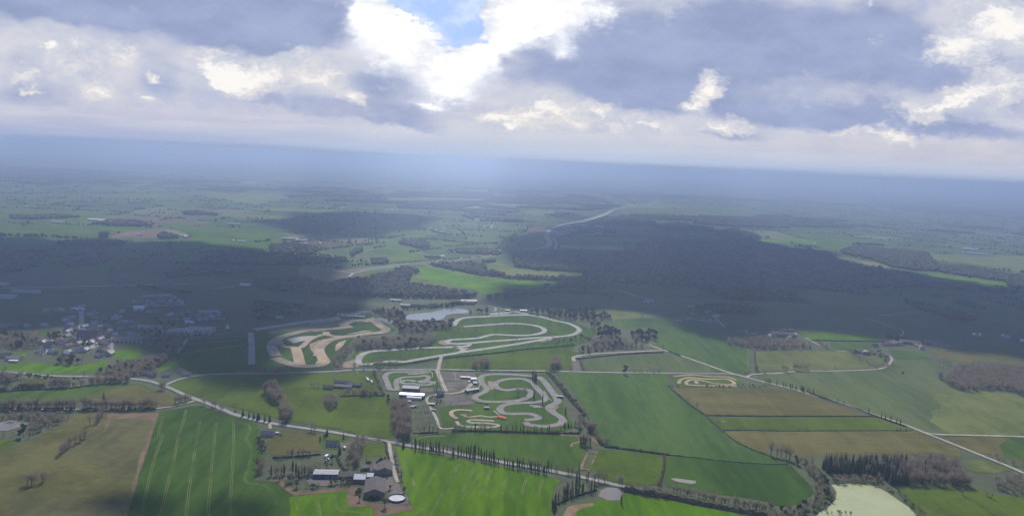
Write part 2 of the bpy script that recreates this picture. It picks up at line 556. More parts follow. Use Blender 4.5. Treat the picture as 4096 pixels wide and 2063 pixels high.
field('tan', 'E 350,938 515,922 560,940 620,985 705,1045 1000,1030 1200,1008 1330,1008 1342,1130 1400,1152 1580,1180 1880,1186 1900,1230 1700,1275 1492,1292 1480,1203 1240,1205 1222,1097 1235,1042 1000,1066 697,1090 600,1030 520,953')
field('lime', 'E 1720,592 1860,622 F 560,905 760,955 900,980 1110,1018 1300,1050 1500,1095 1740,1150 1880,1185 G 492,940 430,1000 400,1120 385,1297 380,1460 E 1488,1450 1490,1290 1700,1278 1902,1232 1850,1120 1800,1000 1765,760',
      trams=['F 330,960 350,1060 380,1180 410,1300', 'E 1780,630 1830,720 1900,960 1990,1140 1990,1230 1850,1300', 'F 1005,1050 950,1150 880,1300', 'F 1170,1080 1120,1200 1075,1320', 'F 1340,1125 1310,1200 1280,1320', 'F 1530,1150 1500,1230 1475,1320',
             'F 1685,1175 1665,1240 1650,1320', 'F 850,980 830,1040 690,1300', 'F 640,1030 520,1240', 'E 2360,740 2240,980 2060,1300', 'E 2574,860 2400,1100 2270,1300'])
field('green', 'F 380,745 700,700 1100,705 1600,715 2050,730 2060,800 2085,870 2150,885 2100,940 2065,1085 2000,1105 1800,1062 1500,1012 1200,950 900,890 700,840 400,800')
field('meadow', 'G 860,625 1300,655 1540,690 1505,880 1470,985 1130,980 900,915 765,830 835,660')
field('dark', 'G 1560,692 2100,742 2574,782 H 180,780 245,800 335,900 440,1000 465,1060 350,1150 200,1200 0,1180 G 2574,1150 2200,1090 1800,1040 1560,1000 1510,880')
field('emerald', 'C 1300,862 1500,856 2000,866 2450,872 I 185,870 G 1750,130 1930,285 2100,435 2240,545 2400,625 2574,692 H 190,772 0,772 G 2100,738 1580,688 1300,650 940,600 880,500 790,300 620,50 470,-110')
field('stubble', 'I 205,882 880,892 1300,885 1500,925 2180,1160 1200,1160 560,1158 400,1005')
field('meadow', 'I 585,1178 2280,1178 H 1250,345 1460,432 0,436 G 2574,432 2115,425')
field('stubble', 'G 2135,447 2574,452 H 0,452 1470,442 1700,530 1950,640 1920,720 1700,660 1300,690 850,690 200,690 120,600 0,575 G 2574,690 2400,620 2240,530')
field('sea', 'I 1000,770 1200,745 1600,722 2290,700 J 1170,808 1270,722 1600,732 1700,742 1840,790 1650,850 1790,980 1900,1040 H 1930,42 2250,28 2430,52 2574,112 3000,250 3000,490 2574,482 1720,468 1570,452 1400,384 1100,284 760,178 430,62 180,0 I 1300,858 1150,812')
field('pale', 'J 1690,1060 1900,1040 H 1930,42 2250,28 2430,52 2574,112 3000,250 3000,490 2574,482 1720,468 1660,300 1690,80', clear=False, jit=8)
field('stubble', 'H 1700,505 2000,498 2574,508 3000,518 3000,760 2574,758 2300,690 2120,660 1900,580')
field('green', 'H 2420,515 2574,512 3000,520 3000,740 2574,740 2380,690 2320,590', clear=False, jit=5)
field('pale', 'H 1945,742 2170,732 2440,832 2330,862 2100,862 1985,820')
field('meadow', 'H 1290,985 1500,1000 1900,1005 2100,1030 2300,1090 2574,1105 2900,1300 2600,1480 1540,1310 1380,1130')
field('lime', 'G 480,1460 520,1297 560,1205 860,1145 1180,1070 1560,1135 2100,1240 2574,1320 H 200,1420 G 2574,1500')
field('dirt', 'G 510,1300 560,1205 640,1185 800,1168 838,1188 740,1215 660,1240 625,1310 615,1380 500,1400', clear=False, jit=2.5)
# --- around the lanes on the left
field('meadow', '6 1000,508 1140,468 1290,450 2051,441 7 200,428 262,560 305,600 312,830 150,822 0,782 6 2051,778 1750,728 1350,632 1150,565')
field('dark', '6 1115,240 1500,195 1620,190 1640,330 1575,372 1700,400 1400,432 1105,442 1050,345')
field('green', '6 0,545 280,548 560,512 830,500 1050,590 1060,622 940,642 500,605 0,640')
field('olive', '6 560,560 830,502 1055,592 1060,622 940,642 520,600', clear=False, jit=4)
field('lime', '6 0,392 130,372 300,385 480,392 640,362 650,440 300,442 0,432')
field('lime', '6 690,302 840,278 852,340 760,358 680,340')
field('lime', '6 930,418 1050,345 1060,400 960,432')
field('lime', '6 0,312 150,318 162,342 0,348')
field('lime', '6 222,197 300,187 282,217 222,217')
field('meadow', 'S 0,1205 130,1215 240,1235 130,1297 -100,1400 -100,1200')
field('olive', 'S 250,440 620,430 620,520 230,545')
# --- the motor circuits' grass
field('green', 'C 280,325 860,268 1250,305 1500,345 1750,460 1500,590 1000,645 200,700 B 1900,720 1500,790 1150,800 880,780 1000,640 1700,605 1800,450')
field('dark', 'B 0,500 200,460 860,370 1140,260 1420,420 1300,470 980,500 900,640 760,830 380,820 0,780')
field('meadow', 'C 190,695 1000,640 1500,590 1480,640 1600,668 1480,720 1475,832 1220,832 180,820')
field('sea', 'C 1580,725 2420,662 I 180,540 800,728 0,732 C 2000,848 1600,838')
field('emerald', 'C 1765,342 2340,302 2574,380 I 100,200 500,310 720,370 770,450 985,490 1000,560 1005,735 920,748 800,722 180,512 0,452 C 2320,570 2335,400 1985,405',
      trams=['I 985,490 990,600 985,720'])
field('lime', 'I 1490,312 1800,318 2200,345 2390,410 1600,402')
field('emerald', 'J 620,548 1010,556 1140,600 800,632 620,622')
field('emerald', 'J 1210,622 1520,642 1665,722 1285,717 1240,660')
field('pale', 'I 1062,522 1250,508 1980,518 2275,684 1600,702 1062,722')
field('olive', 'J 1850,592 2574,662 3000,702 3000,800 2574,772 1930,760 1560,642')
field('pale', 'C 1690,212 2130,252 2345,298 1885,322 1870,270')
field('pale', 'J 950,695 1060,685 1180,725 1120,790 1040,770')
# --- across the middle distance
field('lime', '4 490,985 640,962 800,1002 1040,1047 1260,1072 1660,1087 1690,1102 1450,1132 1180,1167 1040,1182 1000,1150 620,1085 440,1062 610,1030')
field('pale', '4 1060,952 1150,942 1290,982 1830,1030 1650,1052 1270,1042 1070,1010')
field('meadow', '4 130,1040 200,1005 350,992 480,985 350,1010 250,1030')
field('meadow', '4 360,905 480,825 600,835 570,880 665,912 600,948 360,955')
field('green', '4 165,862 350,822 500,822 470,880 360,890')
field('green', '4 20,800 240,832 170,862 20,845')
field('meadow', '4 240,740 590,712 640,770 540,772 350,760')
field('green', '4 600,882 700,825 780,772 1000,777 1190,800 1050,832 780,850 770,880')
field('meadow', '4 20,975 180,968 210,972 80,992')
field('pale', '4 960,612 1060,620 1230,626 1000,642')
field('straw', '4 880,545 1000,526 1090,552 900,552')
field('pale', '4 1070,502 1400,517 1270,545 1100,522')
field('pale', '4 1340,562 1560,557 1600,592 1400,592')
field('pale', '4 340,466 640,462 1070,472 1070,492 340,495')
field('meadow', '4 1780,582 1950,587 1920,602 1780,600')
field('pale', '4 2110,512 2529,520 2529,545 2060,545')
field('meadow', '4 2060,552 2529,548 2529,600 2110,592')
field('straw', '4 1620,818 2000,820 2190,845 1900,850 1620,836')
field('tan', '3 820,745 1010,706 1200,697 1290,732 1130,762 830,762')
field('green', '3 0,682 400,672 800,682 1080,687 1000,712 810,737 0,737')
field('green', '3 1150,655 1350,656 1500,692 1900,702 2150,742 2010,842 1900,862 1700,832 1400,792 1200,782 1450,752')
field('meadow', '3 30,562 400,558 600,582 820,592 820,632 430,640 0,622')
field('meadow', '3 880,432 1400,442 1300,482 880,477')
field('green', '3 1120,492 1500,502 1500,537 1250,542')
field('meadow', '3 680,387 1000,392 1060,422 680,417')
field('pale', '3 1500,432 2030,432 2150,462 1900,522 1750,502')
field('pale', '3 1830,542 2200,542 2529,562 2529,577 1900,557')
field('pale', '3 1650,572 2190,612 2150,632 1650,607')
field('straw', '3 1780,346 1895,346 1895,362 1780,361')
field('pale', '5 520,707 700,717 900,772 870,800 590,752')
field('lime', '5 560,770 850,775 975,792 968,812 860,807 590,795')
field('green', '5 705,718 1020,737 1280,765 1600,802 1560,850 1240,820 1180,860 1090,860 985,815 900,770')
field('straw', '5 1090,902 1170,902 1450,952 1560,987 1440,980 1190,940')
field('lime', '5 1690,1012 2400,1092 2410,1125 2240,1120 1900,1062')
field('pale', '5 1740,865 2100,900 2529,962 2529,1020 2100,950 1700,920')
field('pale', '5 1470,905 1700,925 1900,960 1560,940')
field('pale', '5 2300,890 2529,900 2700,930 2600,960 2300,925')
field('meadow', '5 0,512 440,542 600,572 690,592 400,606 120,592 0,562')
field('tan', '5 0,570 150,565 240,575 300,598 120,600 0,590')

# --- the wider patchwork out to the horizon: a jittered grid of fields and woods, the far dark cells also painting cloud shade
fm = bpy.data.materials.new('patchwork')
fm.use_nodes = True
k = NT(fm.node_tree)
at = k.n.new('ShaderNodeVertexColor')
at.layer_name = 'crop'
geo = k.n.new('ShaderNodeNewGeometry')
nz = k.noise(geo.outputs['Position'], .012, 5, .65)
cc = k.mix(k.smooth(nz, .3, .7), k.mix(.35, at.outputs[0], (.03, .04, .03)), at.outputs[0])
k.put(k.n['Principled BSDF'].inputs['Base Color'], cc)
k.n['Principled BSDF'].inputs['Roughness'].default_value = 1
k.n['Principled BSDF'].inputs['Specular IOR Level'].default_value = .05
PAL = [tuple(x * .66 for x in lin(c)) for c in ((94, 122, 62), (104, 128, 70), (84, 112, 58), (112, 130, 84), (98, 108, 70), (122, 116, 84), (132, 122, 92), (150, 150, 104), (92, 128, 60))]
PW = [5, 5, 4, 4, 3, 2, 1.5, .8, 3]
WOOD_SHADE_C = lin((46, 50, 38))  # dark wood tone; far out it also paints stripes of cloud shadow
pv_, pf_, pc_ = [], [], []
HEDGE_SEG, WOOD_Q = [], []
OPEN_LAND = [pix(q) for q in ('N -40,400 1200,380 2000,420 2574,480 2574,900 2250,830 1300,920 700,960 300,860 -40,830', 'M 0,470 1000,470 1600,490 2574,520 2574,760 1900,660 0,640', 'Q 0,560 1500,690 2574,800 2574,960 1400,900 700,800 0,690',
             'M 0,170 2574,200 2574,330 0,330', 'O 0,480 1000,400 2574,420 2574,280 1300,260 0,300')]
def grid_fields(y0, y1, cell, zz):
    ny = int((y1 - y0) / cell)
    cols = {}
    node = {}
    nxh = int(.86 * y1 / cell) + 2
    for j in range(ny + 1):
        for i in range(-nxh, nxh + 1):
            jx = rng.uniform(-.34, .34) * cell
            jy = rng.uniform(-.34, .34) * cell if 0 < j < ny else 0.0
            sk = .25 * math.sin(i * .7 + j * .3) * cell
            node[i, j] = Vector((i * cell * 1.25 + jx + sk * .6, y0 + j * cell + jy, 0))
    for j in range(ny):
        for i in range(-nxh, nxh):
            q = [node[i, j], node[i + 1, j], node[i + 1, j + 1], node[i, j + 1]]
            cx = sum(p.x for p in q) / 4
            cyy = sum(p.y for p in q) / 4
            if abs(cx) > cyy * .84 + 500:
                continue
            wood = math.sin(cx * .0011 + 1.3) + math.sin(cyy * .0013 + cx * .0004) + rng.uniform(-1.2, 1.2) > (1.15 if cyy < 5000 else .55 if cyy < 9000 else .1)
            pc = PROJ(np.array([[cx, cyy, 0.0]]))
            if wood and any(inside(pc, pl)[0] for pl in OPEN_LAND):
                wood = rng.random() < .12
            if wood:
                c = WOOD_SHADE_C
            elif rng.random() < .22 and (i - 1, j) in cols and cols[i - 1, j] != WOOD_SHADE_C:
                c = cols[i - 1, j]
            else:
                c = rng.choices(PAL, PW)[0]
            cols[i, j] = c
            vv = rng.uniform(.85, 1.12)
            b = len(pv_)
            for p in q:
                pv_.append((p.x, p.y, zz))
            pf_.append((b, b + 1, b + 2, b + 3))
            pc_.extend([(c[0] * vv, c[1] * vv, c[2] * vv, 1)] * 4)
            if wood:
                WOOD_Q.append(q)
            if rng.random() < .8:
                HEDGE_SEG.append((q[0], q[1]))
            if rng.random() < .7:
                HEDGE_SEG.append((q[0], q[3]))
grid_fields(2000, 9000, 230, .04)
grid_fields(9000, 24000, 420, .04)
grid_fields(24000, 60000, 900, .04)
po = mesh_obj('land', pv_, pf_, fm)
ca = po.data.color_attributes.new('crop', 'FLOAT_COLOR', 'CORNER')
ca.data.foreach_set('color', np.array(pc_, dtype=np.float32).ravel())
tag(po, kind='structure')

# --- roads, lanes, circuits
asph = mat('pale_asphalt', lin((132, 131, 127)), col2=lin((112, 111, 108)), scale=.05, rough=.75, spec=.35)
asphd = mat('worn_asphalt', lin((138, 134, 128)), col2=lin((118, 114, 110)), scale=.04, rough=.7, spec=.35)
lane_m = mat('gravel_lane', lin((168, 160, 144)), col2=lin((140, 132, 118)), scale=.05, rough=1)
circ_m = mat('circuit_asphalt', lin((140, 137, 130)), col2=lin((104, 102, 99)), scale=.06, rough=.7, spec=.3)
rally_m = mat('rallycross_surface', lin((158, 140, 116)), col2=lin((112, 102, 90)), scale=.02, rough=.9)
dirt_m = mat('sandy_dirt', lin((176, 156, 128)), col2=lin((138, 120, 98)), scale=.03, rough=1)
runoff_m = mat('gravel_trap', lin((146, 126, 108)), col2=lin((124, 106, 90)), scale=.05, rough=1)
verge_m = mat('worn_verge', lin((98, 96, 70)), col2=lin((72, 78, 50)), scale=.05, rough=1)
_rl = [0]
def road(name, s, w, m, closed=False, verge=0.0, step=9.0, lift=0.0):
    z = .55 + .02 * (_rl[0] % 9) + lift
    _rl[0] += 1
    P = gp(s) if isinstance(s, str) else s
    if verge:
        vs, fs = ribbon(P, w + verge, z - .06, step, closed, wob=.15)
        mi = [1] * len(fs)
        b = len(vs)
        v2, f2 = ribbon(P, w, z, step, closed)
        vs += v2
        fs += [tuple(i + b for i in f) for f in f2]
        mi += [0] * len(f2)
        o = mesh_obj(name, vs, fs, [m, verge_m], mi)
    else:
        vs, fs = ribbon(P, w, z, step, closed)
        o = mesh_obj(name, vs, fs, m)
    return tag(o, kind='structure')
def patch(name, s, m, lift=0.0, jit=0.0):
    z = .50 + lift
    vs, fs = poly_tris(gp(s), z, jit, 8.0)
    return tag(mesh_obj(name, vs, fs, m), kind='structure')

road('road', '6 -100,425 0,430 150,440 300,455 620,462 820,475 900,487 1000,520 1150,585 1300,640 1400,683 1500,712 1620,738 1800,765 2000,793 E 1300,493 1450,520 1640,550 1750,570 1860,590 2100,630 F 560,866 700,890 900,930 1130,970 1300,1005 1500,1040 1700,1075 1900,1115 2100,1155 2300,1200 2574,1260 G 1300,1030 1480,1065 1600,1090 2000,1175 2574,1285 2900,1360', 6.5, asph, verge=4)
road('road', '6 1000,508 1060,482 1140,461 1290,446 1700,441 B 350,858 740,845 1000,829 1200,829 1500,826 1800,826 C 250,826 600,833 1220,839 1500,846 2000,856 2574,863 I 400,740 800,742 900,755', 5.5, asph, verge=2.5)
road('road', 'C 2250,575 2400,630 2574,685 I 180,515 500,625 800,730 950,770 1000,785 1150,825 1400,885 1600,945 1900,1030 2200,1140 2574,1270 H 420,65 760,180 1100,290 1400,390 1560,455 1700,510 1900,590 2100,670 2300,750 2480,825 2700,925', 5.5, lane_m, verge=2.5)
road('road', 'H 1560,455 1640,471 1720,479 2100,488 2574,500 3000,511', 5.0, lane_m, verge=2)
road('path', 'I 980,775 1010,752 1100,744 1300,735 1500,716 1900,712 2280,696 2355,680 2430,592 2405,560', 5.0, lane_m, verge=1.5)
road('path', 'E 1650,555 1660,640 1690,780 1715,905 1740,960', 4.0, lane_m, verge=2)
road('path', 'B 1820,828 1840,880 1880,980 1910,1045', 7, lane_m, verge=3)
road('path', 'F 690,300 640,320 560,335 520,365 560,460 620,570 660,665 720,668 800,660', 4, lane_m, verge=1)
road('path', 'F 690,310 760,315 860,300 920,270 980,200', 6, lane_m)
road('path', 'B 1862,690 1830,825', 6, lane_m, verge=2)
road('path', '6 -100,652 0,655 400,657 950,650 1070,632 1170,605', 4, lane_m, verge=1.5)
road('path', 'C 1500,742 1490,705 1520,690 1700,668 1850,658 2000,652 2250,638 2400,632', 7, lane_m)
patch('path', 'C 1480,745 1545,745 1565,838 1490,838', FM['lot'])
road('path', 'I 640,165 690,215 750,268', 4, lane_m)
road('path', 'I 860,305 1020,325', 4, lane_m)
road('path', 'J 960,300 1100,345 1250,395 1345,430 1360,458 1330,488', 4, lane_m)
road('path', 'J 1110,287 1550,237', 3, lane_m)
road('path', 'I 1560,380 1640,420 1730,472', 4, lane_m)
road('path', 'I 1870,513 1980,518', 4, lane_m)
road('path', 'L 725,205 728,330 715,450 712,530', 9, lane_m)
road('path', 'L 0,235 400,225 770,208', 4, asph)
road('path', 'L 960,590 900,660 870,690', 14, lane_m)
road('path', 'L 200,765 350,690', 9, lane_m)
road('path', 'L 1180,525 1110,590 1090,690', 12, asph)
road('path', 'L 1300,150 1450,130', 5, asph)
road('path', 'L 1700,330 1740,420 1790,500', 6, asph)
road('path', 'L 1700,330 1910,318 2180,300', 6, asph)
road('path', 'A 1780,1040 1880,900', 6, asphd)
road('path', 'A 2520,830 2530,960 2530,1150', 11, asphd)
road('path', 'A 0,385 700,368 1300,355 1900,340', 8, asphd)
road('path', 'A 2110,392 2460,352', 5, asphd)
for a in ('A 1800,1050 2200,985 2480,955', 'A 1880,945 2400,905', 'A 1900,905 2460,860', 'A 1880,890 2300,835'):
    road('path', a, 1.6, lane_m)
# dual carriageway and motorway
road('road', '4 -60,1000 80,1022 200,1000 350,985 600,957 1050,907 1200,893 1330,880', 9, asph, verge=3)
road('road', '4 60,1003 300,978 700,932 1050,897 1180,890', 9, asph, verge=2)
road('path', '4 60,1048 90,1020', 9, asph)
road('road', '4 1340,842 1450,840 1520,830 1545,800 1525,750 1555,700 1650,662 1800,637 1950,592 2025,552 2120,540', 24, asphd)
road('road', '4 1800,630 1950,585 2015,555', 12, asph, lift=.2)
road('road', '4 2265,527 2310,510 2372,491', 26, asph)
road('path', '4 1580,850 1595,805 1568,765', 9, lane_m)
road('path', '4 1455,780 1510,810', 6, lane_m)
road('path', '4 610,957 700,985 830,1005 1000,1045 1240,1068 1340,1078 1650,1085', 4.5, lane_m)
road('path', '4 165,865 240,845 300,828', 5, lane_m)
road('path', '4 640,700 680,682', 7, lane_m)
road('path', '4 740,712 760,690 735,682', 9, lane_m)
road('path', '4 630,490 632,462', 7, lane_m)
road('path', '4 1110,690 1120,665 1170,645', 9, lane_m)
road('path', '4 560,872 590,880 680,888', 5, lane_m)
road('path', '5 860,802 930,808 970,812 980,798 965,784 900,775', 6, lane_m)
road('path', '5 2290,1130 2420,1132 2529,1150', 6, lane_m)
road('path', 'O 1060,1155 1200,1200 1420,1258', 5, lane_m)
# circuit one: rallycross
road('path', 'B -20,425 400,362 850,300 1110,235', 22, asphd, lift=-.1)
road('path', 'B 540,370 700,345 850,318', 6, lane_m)
patch('field', 'B 225,600 360,620 380,690 330,725 235,715', FM['green'], .02)
road('racetrack', 'B 200,690 165,620 175,550 260,495 400,455 560,425 800,412 890,395 880,365 960,338 1080,330 1150,345', 19, rally_m, step=6)
road('racetrack', 'B 950,405 930,388 905,372 960,345', 12, dirt_m, step=6)
road('racetrack', 'B 1140,310 1200,345 1250,385 1310,425 1260,450 1150,462 1000,487 860,500 740,530 650,590 635,640 665,700 690,750 640,780 540,793 420,785 300,752 190,705', 19, rally_m, step=6)
road('racetrack', 'B 600,600 650,560 720,525 850,496 1000,478 1150,452', 9, dirt_m, step=6, lift=.1)
road('racetrack', 'B 630,610 655,680 670,730 640,765', 16, dirt_m, step=6, lift=.1)
road('racetrack', 'B 700,448 720,475 790,492 850,494', 13, dirt_m, step=6, lift=.1)
road('racetrack', 'B 705,470 620,490 540,525 480,580 430,610 400,605', 11, rally_m, step=6, lift=.05)
road('racetrack', 'B 395,600 415,660 430,720 445,780', 18, dirt_m, step=6, lift=.15)
road('racetrack', 'B 240,520 250,570 300,600 400,603', 12, rally_m, step=6, lift=.1)
road('racetrack', 'B 880,400 700,425 570,440', 9, dirt_m, step=6, lift=.2)
patch('runoff', 'B 300,520 460,490 600,485 500,530 380,560', asphd, .02)
patch('runoff', 'B 800,590 830,550 910,525 900,545 850,610 800,640', dirt_m, .02, 1.5)
patch('runoff', 'B 535,570 620,535 700,515 690,545 600,600 590,680 560,640', runoff_m, .03, 1)
patch('runoff', 'B 905,470 1080,435 1190,430 1000,462', lane_m, .03)
# circuit two: road course
road('racetrack', 'C 285,385 315,345 350,318 430,302 600,293 860,279 1050,279 1180,300 1300,332 1430,358 1510,390 1552,425 1520,460 1440,484 1300,496 1100,508 900,524 600,546 430,560 330,566 255,562 220,545 260,527 400,519 540,507 620,486 700,473 850,479 1000,482 1120,470 1195,446 1195,418 1130,388 1000,368 850,363 600,378 390,393', 11, circ_m, step=5, verge=1.5)
road('racetrack', 'C 430,560 442,574 420,588 330,598', 11, circ_m, step=5)
road('racetrack', 'B 2060,590 1985,599 1700,607 1400,627 1150,645 1062,682 1030,740 1050,772 1120,772 1200,765 1280,748 1400,742 1480,748 1600,728 1900,678 2050,652 2085,630 2045,608 1985,599', 11, circ_m, step=5, verge=1.5)
road('racetrack', 'B 2050,652 C 600,617 1000,556 1200,520 1300,498', 12, circ_m, step=6)
patch('runoff', 'C 130,555 150,535 205,525 200,550 250,572 330,578 180,578', runoff_m, 0, 1)
patch('runoff', 'B 870,790 890,755 990,720 1010,680 1050,655 1110,640 1040,690 1005,760 1040,800 900,808', runoff_m, 0, 1)
patch('runoff', 'C 1130,540 1300,505 1250,535 1180,548', runoff_m, 0)
patch('runoff', 'C 350,600 430,605 440,615 400,630', runoff_m, 0)
patch('path', 'C 650,262 860,240 870,250 840,268 650,278', asph, .02)
patch('path', 'C 865,236 990,238 1050,272 980,268', asph, .03)
road('path', 'C 220,265 330,258 440,262', 7, lane_m)
road('path', 'C 640,185 720,205 800,225', 5, lane_m)
road('path', 'C 690,240 715,225 700,205', 5, lane_m)
# kart circuits
kart_m = mat('kart_asphalt', lin((124, 118, 113)), col2=lin((94, 90, 87)), scale=.09, rough=.75, spec=.25)
patch('field', 'F 620,90 590,80 90,88 60,150 130,285 480,290 660,260', FM['green'], -.2)
patch('field', 'F 1000,110 1600,120 1720,110 1870,380 1960,560 2010,650 1900,690 1300,690 850,680 680,650 640,450 1000,430', FM['green'], -.2)
road('racetrack', 'F 245,272 160,272 130,215 105,130 160,102 300,97 480,90 540,98 480,106 330,118', 9, kart_m, step=4)
road('racetrack', 'F 230,268 212,205 235,165 300,148 420,142 500,132 540,148 510,180 450,188 480,203 550,190 580,205 545,222 470,225 400,215 290,213 265,190 300,180 380,182 400,195', 8, kart_m, step=4)
road('racetrack', 'F 1625,140 1500,130 1300,118 1110,125 1065,155 1080,210 1122,262 1100,298 1030,328 1000,352 1060,385 1200,395 1400,387 1500,365 1560,330 1572,295 1520,270 1420,268 1320,278 1240,260 1210,225 1240,190 1350,165 1480,165 1560,190 1640,270 1705,345 1700,382 1600,400 1400,410 1290,432 1255,470 1290,508 1400,516 1550,515 1630,538 1645,560 1590,573 1500,575', 10, kart_m, step=4)
road('racetrack', 'F 1640,142 1700,190 1760,270 1820,350 1835,398 1770,445 1790,500 1880,560 1875,605 1780,635 1650,640 1540,622 1505,600', 11, kart_m, step=4)
road('racetrack', 'F 1835,398 1740,452 1760,488 1790,500', 9, kart_m, step=4, lift=.1)
patch('runoff', 'F 1545,425 1640,430 1700,450 1600,455', kart_m, .03)
patch('runoff', 'F 1130,190 1190,185 1195,272 1150,272', runoff_m, .03)
patch('runoff', 'F 1780,460 1850,430 1840,460 1800,475', runoff_m, .03)
patch('runoff', 'F 1840,635 1900,590 1940,590 1890,635', runoff_m, .03)
patch('runoff', 'F 1640,140 1690,150 1740,200 1730,215', runoff_m, .03)
patch('path', 'F 640,102 845,96 890,188 680,183', FM['lot'], .04)
patch('path', 'F 684,187 892,190 885,235 800,300 722,300', FM['lot'], .04)
patch('path', 'F 660,330 870,322 1000,412 900,430 700,432', FM['lot'], .02, 2)
patch('path', 'F 850,100 1000,104 1040,220 950,292 890,250', FM['lot'], .02)
patch('path', 'F 290,270 470,255 660,255 660,285 520,300 480,300', FM['lot'], .0)
for a in ('F 700,210 870,205', 'F 705,240 870,238', 'F 712,268 830,266', 'F 800,100 815,180'):
    road('path', a, .8, lane_m)
rc_m = dirt_m
road('racetrack', 'F 830,565 790,545 765,515 780,488 850,476 980,484', 6, rc_m, step=4)
road('racetrack', 'F 860,530 905,520 955,495 900,540 960,548 1060,535 1150,548 1230,543', 4, rc_m, step=4)
road('racetrack', 'F 820,590 850,630 900,642 1100,650 1200,648 1245,630 1100,608 960,605 930,590 960,578 1060,580 1200,588', 5, lane_m, step=4)
# small motocross track by the crossroads
road('racetrack', 'I 235,768 440,755 620,770 780,775 870,805', 5, dirt_m, step=6)
road('racetrack', 'I 290,840 310,800 400,780 520,792 640,798 770,795 845,830 830,850 760,848 640,838 520,810 420,800 372,820 375,850 500,860 700,862 870,865', 6, dirt_m, step=5)
road('racetrack', 'I 455,812 478,842', 6, lane_m)
patch('field', 'I 200,760 880,760 920,840 860,875 280,870', FM['meadow'], -.25)
# marks trodden into the fields
road('path', 'G 760,668 705,790 695,835', 3.2, FM['dirt'])
road('path', 'G 855,650 820,740 800,780', 2.2, FM['dirt'])
road('path', 'G 740,668 840,660', 3, FM['dirt'])
road('path', 'G 690,830 770,835 770,858', 4, FM['dirt'])
road('path', 'G 480,482 600,490 700,500', 5, FM['dirt'])
road('path', 'G 590,605 610,570 680,555 780,520 850,560', 4, FM['dirt'])
road('path', 'G 770,510 840,545 855,580', 4, FM['dirt'])
road('path', 'F 440,780 460,755 700,738', 2.5, FM['straw'])
patch('field', 'I 712,1208 782,1216 778,1224 745,1222 770,1234 750,1237 718,1222', FM['straw'], .0)
patch('water', 'G 1588,922 1650,920 1850,945 1848,970 1800,976 1650,950', mat('bare_pond', lin((122, 114, 106)), scale=.1, rough=.5), .0)
# farm yard
patch('path', 'E 830,905 1240,885 1500,900 1560,890 1720,900 1730,960 1620,1060 1590,960 1330,955 1000,1000 840,990', FM['lot'], .0, 1)
patch('path', 'E 1570,940 1730,920 1790,1060 1850,1120 1840,1180 1660,1190 1640,1130 1660,1040 1600,1050', FM['lot'], .02, 1)
patch('field', 'E 420,480 560,450 700,440 960,470 970,640 480,700 420,640', FM['olive'], -.2, 2)
patch('field', 'E 970,480 1240,500 1180,640 990,620', FM['meadow'], -.18, 2)
patch('field', 'E 1380,550 1600,575 1620,690 1420,700 1380,640', FM['meadow'], -.18, 1)
road('path', 'E 448,362 455,420', 4, lane_m)
patch('path', 'E 1150,560 1250,555 1260,610 1160,610', FM['lot'], .0, 1)
# water
def water(name, s, m, z=.45):
    vs, fs = poly_tris(gp(s), z, .8, 15)
    return tag(mesh_obj(name, vs, fs, m), kind='structure')
def water_mat(name, col, rough):
    m = bpy.data.materials.new(name)
    m.use_nodes = True
    k = NT(m.node_tree)
    b = k.n['Principled BSDF']
    b.inputs['Base Color'].default_value = (*col, 1)
    b.inputs['Roughness'].default_value = rough
    b.inputs['Specular IOR Level'].default_value = .8
    bp = k.n.new('ShaderNodeBump')
    g = k.n.new('ShaderNodeNewGeometry')
    k.put(bp.inputs['Height'], k.noise(g.outputs['Position'], .8, 3))
    bp.inputs['Strength'].default_value = .1
    k.l.new(bp.outputs[0], b.inputs['Normal'])
    return m
lake_m = water_mat('lake_water', (.09, .105, .115), .22)
water('lake', 'B 1500,300 1530,275 1600,262 1750,250 1900,212 2000,205 2130,225 2140,250 1990,265 1910,280 1890,310 1820,335 1700,340 1600,325 1510,320', lake_m)
water('lake', 'B 990,520 1130,528 1145,560 1100,575 1000,560', lake_m)
water('pond', 'H 640,985 760,978 900,978 1090,1002 1200,1060 1310,1140 1430,1220 1500,1300 1580,1420 380,1420 520,1260 600,1215 680,1130 690,1060', mat('algae_water', lin((166, 170, 122)), col2=lin((152, 158, 110)), scale=.02, rough=.35, spec=.5))
water('pond', 'G 870,1100 890,1040 960,1010 1080,1020 1110,1070 1080,1140 960,1140', mat('muddy_pool', lin((80, 70, 74)), scale=.05, rough=.3, spec=.5))
water('pond', 'S 0,1000 120,970 240,965 400,1000 330,1030 170,1080 100,1100 0,1105 -80,1080', mat('grey_pond', lin((132, 124, 116)), col2=lin((98, 94, 90)), scale=.03, rough=.35, spec=.5))

# ------------------------------------------------------------------ clouds that cast the broad shadows
CL_ALT = 2500.0
clm = bpy.data.materials.new('cloud_vapour')
clm.use_nodes = True
k = NT(clm.node_tree)
for n in list(k.n):
    k.n.remove(n)
pv = k.n.new('ShaderNodeVolumePrincipled')
pv.inputs['Color'].default_value = (1, 1, 1, 1)
pv.inputs['Density'].default_value = .045
mo = k.n.new('ShaderNodeOutputMaterial')
k.l.new(pv.outputs[0], mo.inputs['Volume'])

def vnoise(x, y, s, seed):
    """cheap value noise, numpy"""
    r = np.random.RandomState(seed).rand(64, 64)
    xs, ys = x / s + 1000, y / s + 1000
    i, j = np.floor(xs).astype(int), np.floor(ys).astype(int)
    fx, fy = xs - i, ys - j
    fx, fy = fx * fx * (3 - 2 * fx), fy * fy * (3 - 2 * fy)
    g = lambda a, b: r[a % 64, b % 64]
    return (g(i, j) * (1 - fx) + g(i + 1, j) * fx) * (1 - fy) + (g(i, j + 1) * (1 - fx) + g(i + 1, j + 1) * fx) * fy

